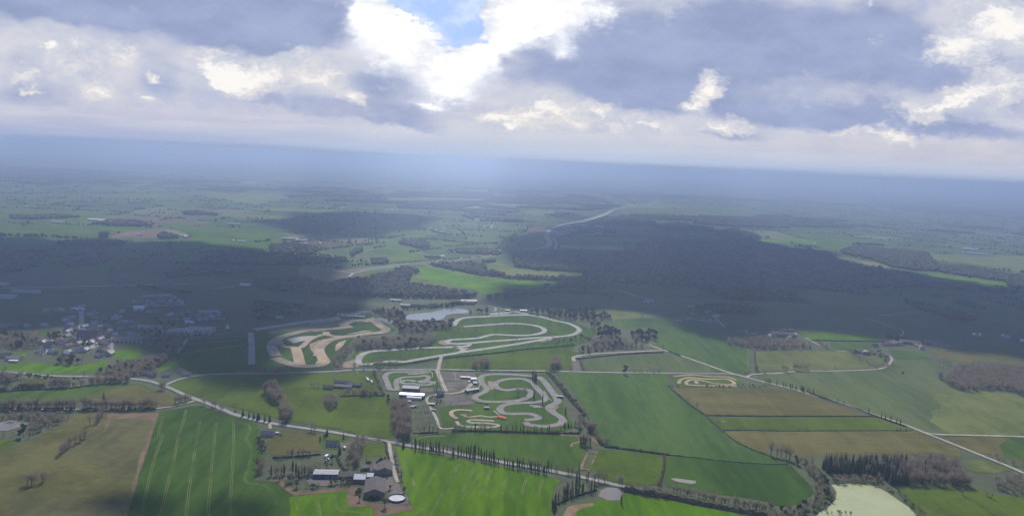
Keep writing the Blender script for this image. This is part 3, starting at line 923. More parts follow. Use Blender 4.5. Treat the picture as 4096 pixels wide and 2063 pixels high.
def cloud(s, label, soft=70.0, thick=110.0, cell=30.0, seed=1, holes=()):
    poly = [(p.x, p.y) for p in gp(s)]
    P = np.array(poly)
    off = SUN * (CL_ALT / SUN.z)
    lo, hi = P.min(0) - 120, P.max(0) + 120
    cell = max(cell, (hi - lo).max() / 260.0)
    nx, ny = int((hi[0] - lo[0]) / cell) + 2, int((hi[1] - lo[1]) / cell) + 2
    X, Y = np.meshgrid(lo[0] + np.arange(nx) * cell, lo[1] + np.arange(ny) * cell, indexing='ij')
    pts = np.stack([X.ravel(), Y.ravel()], 1)
    def dist(pl):
        d = np.full(len(pts), 1e9)
        for i in range(len(pl)):
            a, b = np.array(pl[i]), np.array(pl[(i + 1) % len(pl)])
            ab = b - a
            t = np.clip(((pts - a) @ ab) / max(ab @ ab, 1e-9), 0, 1)
            d = np.minimum(d, np.linalg.norm(pts - (a + t[:, None] * ab), axis=1))
        return np.where(inside(pts, pl), d, -d)
    d = dist(poly)
    for h in holes:
        d = np.minimum(d, -dist([(p.x, p.y) for p in gp(h)]))
    d = d + soft * .45 + (vnoise(pts[:, 0], pts[:, 1], 160, seed) - .5) * 110 + (vnoise(pts[:, 0], pts[:, 1], 60, seed + 5) - .5) * 40
    t = np.clip(d / soft, 0, 1)
    t = t * t * (3 - 2 * t)
    T = (t * thick * (.75 + .5 * vnoise(pts[:, 0], pts[:, 1], 300, seed + 9))).reshape(nx, ny)
    has = T > 1e-3
    keep = has[:-1, :-1] | has[1:, :-1] | has[:-1, 1:] | has[1:, 1:]
    top, bot, vs, fs = {}, {}, [], []
    def vid(i, j, up):
        dct = top if up else bot
        if (i, j) in dct:
            return dct[i, j]
        tt = T[i, j]
        q = Vector((X[i, j], Y[i, j], 0)) + off + (SUN / SUN.z * tt if up else Vector((0, 0, 0)))
        vs.append(tuple(q))
        dct[i, j] = len(vs) - 1
        if tt <= 1e-3:
            top[i, j] = bot[i, j] = len(vs) - 1
        return dct[i, j]
    for i, j in zip(*np.nonzero(keep)):
        fs.append((vid(i, j, 1), vid(i + 1, j, 1), vid(i + 1, j + 1, 1), vid(i, j + 1, 1)))
        fs.append((vid(i, j + 1, 0), vid(i + 1, j + 1, 0), vid(i + 1, j, 0), vid(i, j, 0)))
    o = mesh_obj('cloud', vs, fs, clm)
    return tag(o, label, 'cloud', 'clouds overhead')

cloud('3 -700,800 0,775 380,778 560,800 1000,790 1450,790 1620,825 2000,870 2200,900 4 0,940 N 640,960 800,1030 1000,1060 1100,1130 1150,1240 B 1080,150 1000,250 800,330 600,370 500,400 300,440 140,500 100,600 60,660 0,660 A 2574,1240 P 730,934 690,943 640,955 560,965 500,962 A 1800,1200 1750,1100 1640,1000 1500,900 1100,860 1000,790 700,760 500,780 0,790 -800,800',
      'wide grey cloud shading the village and the fields behind it', seed=3)
cloud('4 1180,1165 1300,1140 1690,1105 1660,1050 1830,1030 1290,965 1260,900 1250,830 1180,790 1560,700 1900,640 2400,650 5 0,650 560,770 600,800 1100,880 1180,945 1450,985 1690,1015 1900,1065 2230,1125 2420,1135 3000,1180 Z 4700,1300 4700,1440 J 2574,660 2000,590 1880,590 1200,520 850,460 450,430 300,440 260,480 I 1400,330 1000,360 770,370 500,300 200,215 100,180 C 2400,350 2340,290 2130,240 1690,200 1400,190 1000,180 780,140',
      'broad grey cloud shading the big forest', seed=8, soft=80)
cloud('N 700,640 900,640 1160,620 1250,570 1640,540 1750,440 1500,390 1000,370 600,390 380,420 100,470', 'ragged grey cloud over the far woods', seed=21, soft=150)
cloud('E 60,1110 330,1060 560,1090 640,1170 650,1300 400,1400 100,1250', 'small wispy cloud over the tramlined crop field', seed=31, soft=40, thick=70, cell=8)
cloud('D 1200,1150 1420,1130 1560,1170 1500,1215 1300,1200', 'little shred of cloud beside the wispy one', seed=35, soft=30, thick=50, cell=6)
# ------------------------------------------------------------------ trees
def leaf_mat(name, c, var=.35, spec=.1, rough=.85, rnd=.18, transl=0.0, stand=None):
    m = bpy.data.materials.new(name)
    m.use_nodes = True
    k = NT(m.node_tree)
    b = k.n['Principled BSDF']
    geo = k.n.new('ShaderNodeNewGeometry')
    f = k.noise(geo.outputs['Position'], .35, 3, .6)
    c1 = tuple(min(1, x * (1 + var)) for x in c)
    c2 = tuple(x * (1 - var) for x in c)
    cc = k.mix(k.smooth(f, .3, .7), c2, c1)
    if stand:      # stands of another species through the wood
        g_ = k.noise(geo.outputs['Position'], .0065, 4, .6)
        cc = k.mix(k.smooth(g_, .44, .58), cc, k.mix(k.smooth(f, .3, .7), tuple(x * .7 for x in stand), stand))
    oi = k.n.new('ShaderNodeObjectInfo')
    hs = k.n.new('ShaderNodeHueSaturation')
    k.put(hs.inputs['Color'], cc)
    k.put(hs.inputs['Hue'], k.lrange(oi.outputs['Random'], 0, 1, .5 - rnd * .12, .5 + rnd * .1))
    k.put(hs.inputs['Value'], k.lrange(oi.outputs['Random'], 0, 1, 1 - rnd, 1 + rnd))
    k.put(b.inputs['Base Color'], hs.outputs[0])
    b.inputs['Roughness'].default_value = rough
    b.inputs['Specular IOR Level'].default_value = spec
    if transl:
        tr = k.n.new('ShaderNodeBsdfTranslucent')
        k.put(tr.inputs['Color'], hs.outputs[0])
        mx = k.n.new('ShaderNodeMixShader')
        mx.inputs[0].default_value = transl
        k.l.new(b.outputs[0], mx.inputs[1])
        k.l.new(tr.outputs[0], mx.inputs[2])
        k.l.new(mx.outputs[0], k.n['Material Output'].inputs['Surface'])
    return m
bark_m = leaf_mat('bark', (.10, .085, .068))
twig_m = leaf_mat('bare_twigs', (.25, .20, .155), transl=.5)
ivy_m = leaf_mat('ivy_leaves', (.045, .062, .032), transl=.3)
spruce_m = leaf_mat('spruce_needles', (.022, .042, .028))
pine_m = leaf_mat('dark_foliage', (.036, .056, .034), transl=.2)
bud_m = leaf_mat('spring_buds', (.13, .15, .066), transl=.5)
shrub_m = leaf_mat('shrub_leaves', (.085, .09, .05), transl=.4)
bloss_m = leaf_mat('blossom', (.42, .39, .33), transl=.4)
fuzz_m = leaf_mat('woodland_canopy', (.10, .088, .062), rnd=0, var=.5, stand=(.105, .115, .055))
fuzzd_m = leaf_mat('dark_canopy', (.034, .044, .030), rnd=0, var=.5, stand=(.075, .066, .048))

class MB:
    def __init__(self):
        self.v, self.f = [], []
    def tube(self, a, b, r0, r1, n=5):
        a, b = Vector(a), Vector(b)
        d = (b - a).normalized()
        s = d.cross(Vector((0, 0, 1)) if abs(d.z) < .9 else Vector((1, 0, 0))).normalized()
        t = d.cross(s)
        o = len(self.v)
        for p, r in ((a, r0), (b, r1)):
            for i in range(n):
                an = 2 * math.pi * i / n
                self.v.append(p + (s * math.cos(an) + t * math.sin(an)) * r)
        for i in range(n):
            j = (i + 1) % n
            self.f.append((o + i, o + j, o + n + j, o + n + i))
    def tri(self, p, d, w, L, up=None):
        d = d.normalized()
        s = d.cross(up or Vector((r3.gauss(0, 1), r3.gauss(0, 1), r3.gauss(0, 1))))
        if s.length < 1e-4:
            s = Vector((1, 0, 0))
        s.normalize()
        o = len(self.v)
        self.v += [p - s * w * .5, p + s * w * .5, p + d * L]
        self.f.append((o, o + 1, o + 2))
    def quad(self, p, w, h, nrm):
        nrm = nrm.normalized()
        s = nrm.cross(Vector((r3.gauss(0, 1), r3.gauss(0, 1), r3.gauss(0, 1)))).normalized()
        t = nrm.cross(s)
        o = len(self.v)
        self.v += [p - s * w - t * h * .4, p + s * w * .3 - t * h, p + s * w + t * h * .3, p - s * w * .2 + t * h]
        self.f.append((o, o + 1, o + 2, o + 3))
r3 = random.Random(99)
def rv():
    while True:
        v = Vector((r3.uniform(-1, 1), r3.uniform(-1, 1), r3.uniform(-1, 1)))
        if .05 < v.length < 1:
            return v

def proto_bare(seed, Ht=15.0, sp=4.2, dens=1.0):
    r3.seed(seed)
    t, c = MB(), MB()
    bh = Ht * r3.uniform(.22, .3)
    lean = Vector((r3.uniform(-.5, .5), r3.uniform(-.5, .5), 0))
    top = Vector((lean.x, lean.y, Ht * .62))
    t.tube((0, 0, -.3), (lean.x * .4, lean.y * .4, bh), .42, .32, 6)
    t.tube((lean.x * .4, lean.y * .4, bh), top, .32, .12, 5)
    ends = [top]
    for i in range(9):
        an = i * 2.4 + r3.uniform(-.4, .4)
        z0 = bh + (Ht * .36) * (i / 9)
        st = Vector((lean.x * .5, lean.y * .5, z0))
        L = sp * r3.uniform(.6, 1.0) * (1 - .3 * i / 9)
        e = st + Vector((math.cos(an) * L, math.sin(an) * L, L * r3.uniform(.5, 1.0)))
        t.tube(st, e, .15, .05, 4)
        ends.append(e)
        ends.append(st.lerp(e, .6))
    cen = Vector((lean.x, lean.y, Ht * .6))
    for i in range(int(330 * dens)):
        e = r3.choice(ends) if i % 3 else cen
        p = e + Vector((r3.gauss(0, sp * .32), r3.gauss(0, sp * .32), r3.gauss(0, Ht * .12)))
        q = p - cen
        if (q.x / sp) ** 2 + (q.y / sp) ** 2 + (q.z / (Ht * .41)) ** 2 > 1:
            continue
        d = (q.normalized() * .8 + rv() + Vector((0, 0, .5)))
        c.tri(p, d, r3.uniform(.18, .42), r3.uniform(1.2, 2.4))
    return t, c

def proto_ivy(seed, Ht=14.0):
    r3.seed(seed)
    t, c = MB(), MB()
    ln = Vector((r3.uniform(-.4, .4), r3.uniform(-.4, .4), 0))
    t.tube((0, 0, -.3), (ln.x, ln.y, Ht * .9), .3, .08, 5)
    top = Ht * r3.uniform(.68, .85)
    for i in range(190):
        z = Ht * .1 + (top - Ht * .1) * r3.random()
        rr = 1.15 * (1 - .45 * z / Ht) * r3.uniform(.4, 1.1)
        an = r3.uniform(0, 6.28)
        p = Vector((ln.x * z / Ht + math.cos(an) * rr, ln.y * z / Ht + math.sin(an) * rr, z))
        c.quad(p, r3.uniform(.3, .6), r3.uniform(.3, .6), Vector((math.cos(an), math.sin(an), .4)) + rv() * .7)
    for i in range(46):
        z = Ht * r3.uniform(.55, 1.0)
        an = r3.uniform(0, 6.28)
        L = r3.uniform(.8, 2.0)
        t.tri(Vector((ln.x * z / Ht, ln.y * z / Ht, z)), Vector((math.cos(an), math.sin(an), r3.uniform(.2, 1.3))), .3, L)
    return t, c

def proto_spruce(seed, Ht=16.0, rad=3.0):
    r3.seed(seed)
    t, c = MB(), MB()
    t.tube((0, 0, -.3), (0, 0, Ht * .96), .3, .04, 5)
    nt = 15
    for k_ in range(nt):
        f = k_ / (nt - 1)
        z = Ht * (.1 + .87 * f)
        rr = rad * (1 - f) ** .85 + .18
        m = max(4, int(11 * (1 - f * .55)))
        for i in range(m):
            an = 2 * math.pi * (i + r3.random() * .6) / m
            d = Vector((math.cos(an), math.sin(an), -.35 + r3.uniform(-.1, .15)))
            L = rr * r3.uniform(.75, 1.15)
            p = Vector((0, 0, z + r3.uniform(-.2, .2)))
            e = p + d * L
            s = Vector((-math.sin(an), math.cos(an), 0)) * (L * .33 + .12)
            o = len(c.v)
            c.v += [p + Vector((0, 0, .3)), p + d * L * .55 + s, e, p + d * L * .55 - s]
            c.f += [(o, o + 1, o + 2), (o, o + 2, o + 3)]
        c.tri(Vector((0, 0, Ht * .93)), Vector((0, 0, 1)), .3, Ht * .09)
    return t, c

def proto_leafy(seed, Ht=12.0, sp=3.8, n=420, clumps=9, low=.3, size=.62):
    r3.seed(seed)
    t, c = MB(), MB()
    t.tube((0, 0, -.3), (.2, .1, Ht * .5), .35, .18, 6)
    cs = []
    for i in range(clumps):
        an = i * 2.39996
        rr = sp * .62 * math.sqrt((i + .5) / clumps)
        z = Ht * (low + .1 + (.86 - low) * r3.random() ** .8) * (1 - .12 * rr / sp)
        q = Vector((math.cos(an) * rr, math.sin(an) * rr, min(z, Ht * .88)))
        cs.append((q, sp * r3.uniform(.36, .55)))
        t.tube((.2, .1, Ht * low), q, .11, .04, 4)
    for i in range(n):
        q, r = r3.choice(cs)
        d = rv().normalized()
        p = q + Vector((d.x * r, d.y * r, d.z * r * .85)) * r3.uniform(.55, 1.05)
        if p.z < .3:
            continue
        c.quad(p, size * r3.uniform(.6, 1.2), size * r3.uniform(.6, 1.2), d + rv() * .6)
    return t, c

def proto_shrub(seed, Ht=3.2):
    r3.seed(seed)
    t, c = MB(), MB()
    t.tube((0, 0, -.2), (0, 0, Ht * .4), .12, .06, 4)
    for i in range(110):
        d = rv()
        p = Vector((d.x * Ht * .62, d.y * Ht * .62, Ht * .5 + d.z * Ht * .45))
        c.quad(p, .35 * r3.uniform(.6, 1.4), .35 * r3.uniform(.6, 1.4), d + rv() * .5)
    return t, c

PROTO = {  # kind -> (height, [(trunk, crown)], trunk material, crown material)
    'bare_tree': (15.0, [proto_bare(s, 15, 4.4) for s in (1, 2, 3, 4)] + [proto_bare(9, 15, 3.2), proto_bare(12, 15, 5.2, 1.2)], bark_m, twig_m),
    'ivy_clad_tree': (14.0, [proto_ivy(s) for s in (11, 12, 13, 14)], bark_m, ivy_m),
    'spruce_tree': (16.0, [proto_spruce(s, 16, r_) for s, r_ in ((21, 3.0), (22, 2.6), (23, 3.4))], bark_m, spruce_m),
    'evergreen_tree': (13.0, [proto_leafy(s, 13, 3.9) for s in (31, 32, 33)], bark_m, pine_m),
    'budding_tree': (11.0, [proto_leafy(s, 11, 3.6, 300, 9, .3, .5) for s in (41, 42, 43)], bark_m, bud_m),
    'blossoming_tree': (6.0, [proto_leafy(s, 6, 2.8, 240, 7, .2, .42) for s in (51, 52)], bark_m, bloss_m),
    'shrub': (3.2, [proto_shrub(s) for s in (61, 62, 63)], bark_m, shrub_m),
}
KEYC = {'bare_tree': 0, 'ivy_clad_tree': 1, 'spruce_tree': 1, 'evergreen_tree': 1, 'budding_tree': 2, 'blossoming_tree': 2, 'shrub': 0}
PT = []     # (kind, x, y, height, label, group)

def T(kind, at, Ht, label, group=None):
    p = G(*pix(at)[0]) if isinstance(at, str) else at
    PT.append((kind, p.x, p.y, Ht, label, group, 1))

import re
KW = {'bare_tree': 'bare tree', 'ivy_clad_tree': 'ivy-clad tree', 'spruce_tree': 'dark conifer', 'evergreen_tree': 'dark evergreen', 'budding_tree': 'budding tree', 'blossoming_tree': 'blossoming tree', 'shrub': 'shrub'}
def relabel(label, kd, kind):
    """the label of a row or wood, with the kind of this very tree in it"""
    if kd == kind:
        return label
    out = re.sub(r'^((tall|thin|small|low|reddish|dark|garden|pale|bushy|bare|budding|ivy-clad|ivy|purple-brown|green|shrubby|roadside|rounded) )*(bush tree|tree|bush|shrub|sapling|spruce)', KW[kd], label, count=1)
    return out
def count_off(items, label, kind, group):
    """items: (kind, x, y, height); counted from the left, each kind on its own"""
    if not items:
        return
    px = PROJ(np.array([[i[1], i[2], 0] for i in items]))[:, 0]
    tot, cnt = {}, {}
    for i in items:
        tot[i[0]] = tot.get(i[0], 0) + 1
    for j in np.argsort(px):
        kd, x, y, h = items[j]
        cnt[kd] = cnt.get(kd, 0) + 1
        lb = relabel(label, kd, kind)
        g = group or lb
        if 1 < tot[kd] <= 20:
            lb = ORD[cnt[kd] - 1] + ' ' + lb + ' from the left'
        PT.append((kd, x, y, h, lb, g, 1 if tot[kd] <= 20 else 0))

ORD = ['first', 'second', 'third', 'fourth', 'fifth', 'sixth', 'seventh', 'eighth', 'ninth', 'tenth', 'eleventh', 'twelfth', 'thirteenth', 'fourteenth', 'fifteenth', 'sixteenth',
       'seventeenth', 'eighteenth', 'nineteenth', 'twentieth']
def row(kind, s, n, Ht, label, group=None, jit=1.5, hv=.26, mix=None):
    """trees set along a line; up to twenty are told apart by counting from the left end"""
    c = catmull(gp(s), 2.0)
    seg = [0.0]
    for a, b in zip(c, c[1:]):
        seg.append(seg[-1] + (b - a).length)
    if n == 0:
        return
    items = []
    for i in range(n):
        t = seg[-1] * (i + .5 + rng.uniform(-.3, .3)) / n
        j = min(len(seg) - 2, max(0, int(np.searchsorted(seg, t)) - 1))
        q = c[j].lerp(c[j + 1], (t - seg[j]) / max(1e-6, seg[j + 1] - seg[j]))
        q = q + Vector((rng.uniform(-jit, jit), rng.uniform(-jit, jit), 0))
        kd = kind if not mix or rng.random() > mix[1] else mix[0]
        items.append((kd, q.x, q.y, Ht * rng.uniform(1 - hv, 1 + hv)))
    count_off(items, label, kind, group)

def pts_row(kind, s, Ht, label, hv=.15):
    """trees standing at the very spots read from the photograph"""
    items = []
    for q in pix(s):
        p = G(*q)
        items.append((kind, p.x, p.y, Ht * rng.uniform(1 - hv, 1 + hv)))
    count_off(items, label, kind, None)

def fill(mixk, s, spacing, Ht, label, top=.75, hv=.2, edge=0):
    """trees through the area of a wood as outlined in the photograph (the outline includes the crowns)"""
    poly = pix(s)
    xs, ys = [p[0] for p in poly], [p[1] for p in poly]
    gpts = [G(x, min(y + 25, 2200)) for x, y in poly] + [G(x, y) for x, y in poly]
    x0, x1 = min(p.x for p in gpts), max(p.x for p in gpts)
    y0, y1 = min(p.y for p in gpts), max(p.y for p in gpts)
    X, Y = np.meshgrid(np.arange(x0, x1, spacing), np.arange(y0, y1, spacing), indexing='ij')
    P = np.stack([X.ravel(), Y.ravel(), np.zeros(X.size)], 1)
    P[:, :2] += nr.uniform(-.6, .6, (len(P), 2)) * spacing
    hs = Ht * nr.uniform(1 - hv, 1 + hv, len(P))
    Q = P.copy()
    Q[:, 2] = hs * top
    ok = inside(PROJ(P), poly) & inside(PROJ(Q), poly)
    kinds, wts = zip(*mixk)
    for i in np.nonzero(ok)[0]:
        kd = rng.choices(kinds, wts)[0]
        f = {'shrub': .3, 'blossoming_tree': .5, 'budding_tree': .75}.get(kd, 1.0)
        lb = relabel(label, kd, kinds[0])
        PT.append((kd, P[i, 0], P[i, 1], hs[i] * f, lb, lb, 0))

B, I_, S_p, E_, D_, L_, U_ = 'bare_tree', 'ivy_clad_tree', 'spruce_tree', 'evergreen_tree', 'budding_tree', 'blossoming_tree', 'shrub'
# --- single trees and small sets
T(E_, 'C 2012,872', 16, 'dark dense round-headed evergreen alone beside the straight lane')
pts_row(B, 'B 560,1000 585,1005 620,1000', 11, 'bare tree of the little clump in the middle pasture')
pts_row(I_, 'F 1585,175 1605,195 1618,200', 17, 'tall bare tree in the trio at the top right kart bend')
pts_row(B, 'F 1438,335 1507,325', 15, 'slim bare tree inside the looping kart track')
pts_row(I_, 'F 1597,365 1683,412', 16, 'tall dark tree by the lower kart track bends')
T(B, 'F 1470,600', 8, 'low spreading bare tree by the hairpin of the kart track')
T(I_, 'F 1915,535', 14, 'dark pointed tree right of the kart track')
pts_row(S_p, 'F 1905,650 1945,650 1972,650', 9, 'small conifer at the bottom right corner of the kart hedge')
T(B, 'F 762,420', 6, 'young tree standing on the grey gravel lot')
T(B, 'F 780,935', 17, 'round-headed bare tree on the verge above the ivy row')
T(S_p, 'F 285,855', 13, 'narrow dark conifer at the avenue end by the road')
pts_row(I_, 'F 600,300 620,290', 9, 'thin tree beside the kart hall driveway')
T(B, '6 505,460', 12, 'lone bare tree on the verge of the left road')
pts_row(B, 'S 2070,565 2088,570 2115,575', 13, 'bare tree of the three at the road junction')
T(B, 'D 2055,180', 13, 'bare tree alone on the road verge over the big crop')
pts_row(B, 'D 2140,205 2165,210 2220,235 2240,250', 12, 'bare tree of the roadside four before the conifers')
pts_row(S_p, 'E 103,255', 7, 'small conifer ahead of the roadside conifer row')
pts_row(S_p, 'E 180,290 240,310 290,318 330,328 345,330 400,345 450,350', 11.5, 'conifer in the row lining the main road')
T(S_p, '6 625,610', 16, 'tall dark conifer rising above the bare lane trees')
T(E_, 'S 300,1180', 16, 'dark leafy tree at the end of the grey pond')
pts_row(B, 'D 275,985 320,985 355,975 430,960 450,940', 13, 'bare tree of the lower clump in the big olive field')
row(B, 'D 600,690 690,610 790,560 860,500', 11, 11, 'bare tree in the strip crossing the big olive field')
row(B, 'D 930,390 1000,330 1060,270', 6, 14, 'bare tree of the clump above the field strip', jit=4)
T(B, 'D 1420,985', 7, 'small bare tree on the edge of the dark crop')
T(B, 'D 1230,1290', 11, 'bare tree at the very bottom edge of the olive field')
pts_row(B, 'E 870,440 903,455', 13, 'bare tree beside the road above the rough paddock')
pts_row(S_p, 'E 1025,490', 11, 'conifer at the corner of the slate-roofed house garden')
pts_row(S_p, 'E 1192,520', 11.5, 'conifer on the lawn behind the slate-roofed house')
pts_row(S_p, 'E 1152,670', 12, 'dark conifer below the gravel yard')
T(E_, 'E 1000,520', 6, 'dark bush tree left of the slate-roofed house')
T(L_, 'E 1332,530', 6, 'pale blossoming tree by the road near the lane of bare trees')
pts_row(I_, 'E 1420,770', 8, 'dark twisted tree left of the barns')
T(D_, 'E 1605,1210', 11, 'round budding tree at the point of the tan strip')
T(D_, 'E 1350,1140', 8, 'green budding tree left of the big barn')
T(L_, 'E 1520,1095', 4, 'white blossoming bush in front of the big barn')
T(U_, 'E 1465,1120', 4, 'rounded shrub in front of the big barn')
T(D_, 'E 1800,1060', 7, 'green bushy tree at the yard corner by the round tank')
T(D_, 'E 1660,1030', 6, 'small green tree in the yard above the dark pool')
T(D_, 'E 720,1010', 10, 'bright green tree in the farm garden')
T(D_, 'E 640,960', 9, 'green tree at the left corner of the farm garden')
T(I_, 'G 1100,1180', 11, 'dark evergreen on the bank of the muddy pool')
pts_row(B, 'G 1075,990 1105,1000 830,960 870,950 930,955', 15, 'bare tree around the road by the muddy pool')
pts_row(B, 'G 1495,1030 1470,1020', 12, 'bare tree at the foot of the field hedge by the road')
pts_row(B, 'H 1950,1085', 10, 'bare spreading tree alone in the lower right meadow')
pts_row(B, 'H 2200,1095 2250,1120', 10, 'bare tree of the pair in the lower right meadow')
pts_row(B, 'H 30,690 90,700 130,705 180,715 215,730', 17, 'tall pale bare tree at the corner of the brown field')
pts_row(I_, 'G 690,585 715,595 740,595 785,590', 15, 'dark ivy tree of the clump above the trampled track')
pts_row(B, 'G 700,575 730,580 760,580', 15, 'bare tree of the clump above the trampled track')
T(L_, 'G 950,570', 8, 'pale blossoming tree at the corner of the field hedge')
pts_row(B, 'G 885,560 870,540', 11, 'bare tree beside the pale blossoming one')
pts_row(B, 'G 1765,160 1860,215', 10, 'bare tree on the slanting hedge of the emerald field')
T(B, 'G 2065,385', 8, 'lone bare tree on the hedge by the green strip')
pts_row(B, 'G 2268,430 2500,440 H 312,440 388,440 680,440', 6, 'sapling on the thin hedge below the green strip')
pts_row(I_, 'H 1295,440 1328,440 1385,440', 6, 'ivy stump by the lane at the green strip end')
pts_row(I_, 'H 222,15 278,28 340,45 350,48 395,60 418,70 455,65', 9, 'ivy pole tree along the right lane past the crossroads')
pts_row(I_, 'H 690,150 708,155 762,180', 6, 'short ivy stump midway along the right lane')
pts_row(I_, 'H 1013,265 1140,308 1180,325 1232,345 1292,362 1330,375', 9, 'ivy pole tree where the green strip meets the lane')
pts_row(I_, 'I 1163,830 1185,835 1205,840 1275,855 1340,870 1365,875 1412,890 1430,890 1465,900', 9, 'ivy pole tree just past the crossroads')
pts_row(I_, 'I 1515,910 1530,920 1545,920 1585,930 1605,940 1640,940', 10, 'ivy pole tree in the knot along the right lane')
pts_row(B, 'I 950,745 975,745 992,740', 9, 'bare tree at the crossroads')
pts_row(B, 'I 1060,715 1075,718 1068,700', 13, 'bare tree on the headland right of the emerald field')
pts_row(B, 'I 1140,735 1160,738', 10, 'bare tree by the lane right of the crossroads')
pts_row(B, 'I 1335,715 1360,720 1380,722 1445,705 1465,705 1485,705 1505,708 1530,708 1555,705 1580,703', 14, 'tall bare tree of the grove along the bending lane')
T(B, 'I 1860,700', 8, 'pale rounded bare tree alone by the bending lane')
pts_row(B, 'I 2390,680 2440,680', 8, 'bare bush tree at the bend of the lane')
T(U_, 'I 2540,740', 5, 'rounded bush alone in the grey green field')
T(S_p, 'I 1610,490', 14, 'dark conifer beside the grove of the long farmstead')
T(B, 'I 1770,480', 12, 'bare tree on the farm lane above the pale field')
T(B, 'C 2185,305', 12, 'lone bare tree in the pale field at the shadow edge')
T(B, 'C 2390,615', 11, 'bare tree where the lane leaves the dark copse')
pts_row(B, 'C 2100,850 2150,852 2180,853 2232,856 2265,856 2295,858 2320,858 2350,860 I 90,735 32,740', 8, 'thin sapling along the straight lane right of the evergreen')
pts_row(B, 'C 1465,835 1418,885', 7, 'little bare tree by the straight lane')
pts_row(B, 'C 1225,355 1250,360 1275,358', 9, 'bare tree on the island inside the upper racetrack')
row(B, 'C 300,440 380,455 480,450 560,420', 14, 6, 'sapling planted on the slope beside the racetrack', jit=6)
row(B, 'C 700,400 800,385 900,400 1030,415', 9, 7, 'small bare tree inside the racetrack oval', jit=6)
T(L_, 'C 1068,255', 9, 'pale round blossoming tree by the circuit entrance')
row(B, 'C 740,275 860,262', 4, 7, 'sapling along the paddock of the road circuit')
row(S_p, 'C 860,200 990,205', 6, 12, 'dark conifer beside the circuit entrance')
T(S_p, 'C 460,262', 13, 'dark conifer by the lake inlet')
row(E_, 'C 520,250 570,262 650,255', 7, 11, 'dark tree between the lake and the paddock', jit=5)
row(B, 'B 1190,790 1245,800 1330,805 1370,800', 5, 14, 'bare tree before the road circuit gravel trap')
row(B, 'B 930,825 990,820 1440,795 1465,790', 6, 13, 'bare tree in front of the circuit bank', jit=3)
row(B, 'B 0,850 100,858 200,860 330,855', 15, 10, 'bare roadside tree below the rallycross circuit', jit=3)
row(B, 'B 800,820 860,815', 4, 10, 'bare tree at the lane before the dirt bank')
# --- rows along roads
row(I_, 'F 365,858 500,890 600,905 700,925', 14, 11, 'ivy-clad tree on the near verge, upper stretch', jit=1)
row(I_, 'F 780,925 900,945 1020,985', 8, 11, 'ivy-clad tree on the near verge below the round bare tree', jit=1)
row(I_, 'F 1060,985 1150,1005 1260,1030', 8, 11, 'ivy-clad tree on the near verge, middle stretch', jit=1)
row(I_, 'F 1290,1035 1400,1060 1500,1070 1600,1095 1740,1125', 18, 11.5, 'ivy-clad tree on the near verge, lower stretch', jit=1)
row(I_, 'F 390,820 560,850 740,890 800,900', 9, 10, 'ivy-clad tree on the far verge, upper stretch', jit=1, mix=(B, .4))
row(I_, 'F 900,905 940,905 1060,940 1130,960 1220,975', 12, 11, 'ivy-clad tree on the far verge, middle stretch', jit=1.5)
row(B, 'F 1420,1020 1530,1040 1620,1050 1750,1075 1840,1085', 9, 10, 'bare tree on the far verge, lower stretch', mix=(I_, .4))
row(B, 'F 1940,1110 1990,1120 2050,1125', 4, 11, 'bare tree on the far verge by the trampled track', mix=(I_, .4))
row(I_, 'G 405,1230 440,1170 490,1150 560,1110 640,1085 740,1060 840,1045', 20, 11, 'ivy tree of the line to the muddy pool', mix=(B, .15))
row(I_, 'G 500,1120 600,1010 680,960 780,960', 14, 10, 'ivy tree in the thicket beside the lime crop', jit=5, mix=(B, .4))
pts_row(I_, 'G 410,1230 425,1290 430,1200', 13, 'ivy tree where the pool line meets the lime crop')
row(B, 'G 1180,1020 1290,1070 1400,1080 1450,1095 1560,1120', 10, 10, 'bare tree along the road past the muddy pool', jit=2)
row(B, 'G 1620,1060 1850,1110 2050,1160 2200,1180 2400,1225 2574,1260', 48, 10, 'thin bare tree of the long roadside screen at the lower right', jit=3)
row(B, 'H 0,1225 60,1235', 4, 10, 'thin bare tree where the roadside screen meets the wood')
row(B, 'F 430,705 600,700 640,700', 5, 11, 'bare tree on the hedge under the orchard', mix=(I_, .4))
row(B, 'F 760,690 900,690 960,690 1070,690 1190,692', 8, 11, 'bare tree on the hedge under the dirt track', mix=(I_, .4))
row(B, 'F 1260,695 1330,695 1420,700 1550,700 1620,705 1680,705', 12, 11, 'bare tree on the hedge under the kart track', mix=(I_, .45))
row(B, 'F 1710,705 1800,710 1870,700', 6, 10, 'bare tree on the hedge below the last kart bend', mix=(I_, .45))
row(B, 'E 420,900 470,890 530,890 620,870 710,870 780,880 880,870', 15, 12, 'bare tree behind the farm garden', mix=(I_, .45))
row(B, 'E 640,690 720,690 800,690 880,690', 10, 9, 'bare tree of the hedge across the rough paddock', jit=2)
row(B, 'E 500,720 640,715', 6, 6, 'small tree at the left end of the paddock hedge')
fill([(B, 3), (D_, 1)], 'E 310,680 420,690 420,800 350,930 290,930 300,800', 7, 12, 'bare tree in the clump at the corner of the farm')
row(D_, 'E 340,520 360,560 380,640', 5, 7, 'bush tree below the white-walled house', mix=(U_, .3))
fill([(B, 3), (D_, 1)], 'E 1225,600 1300,520 1410,440 1420,510 1370,680 1360,800 1240,820 1215,700', 6.5, 13, 'bare tree in the avenue up to the farm')
row(D_, 'E 1400,800 1500,790 1640,760', 8, 7, 'dark green bush tree behind the barns', jit=3, mix=(E_, .5))
row(L_, 'E 1705,640 1720,720 1735,790 1760,880 1780,960', 10, 6, 'pale budding tree along the farm lane', mix=(B, .4))
row(D_, 'E 1040,1000 1100,980 1200,960 1280,970', 8, 5, 'garden bush before the long farm shed', mix=(U_, .5))
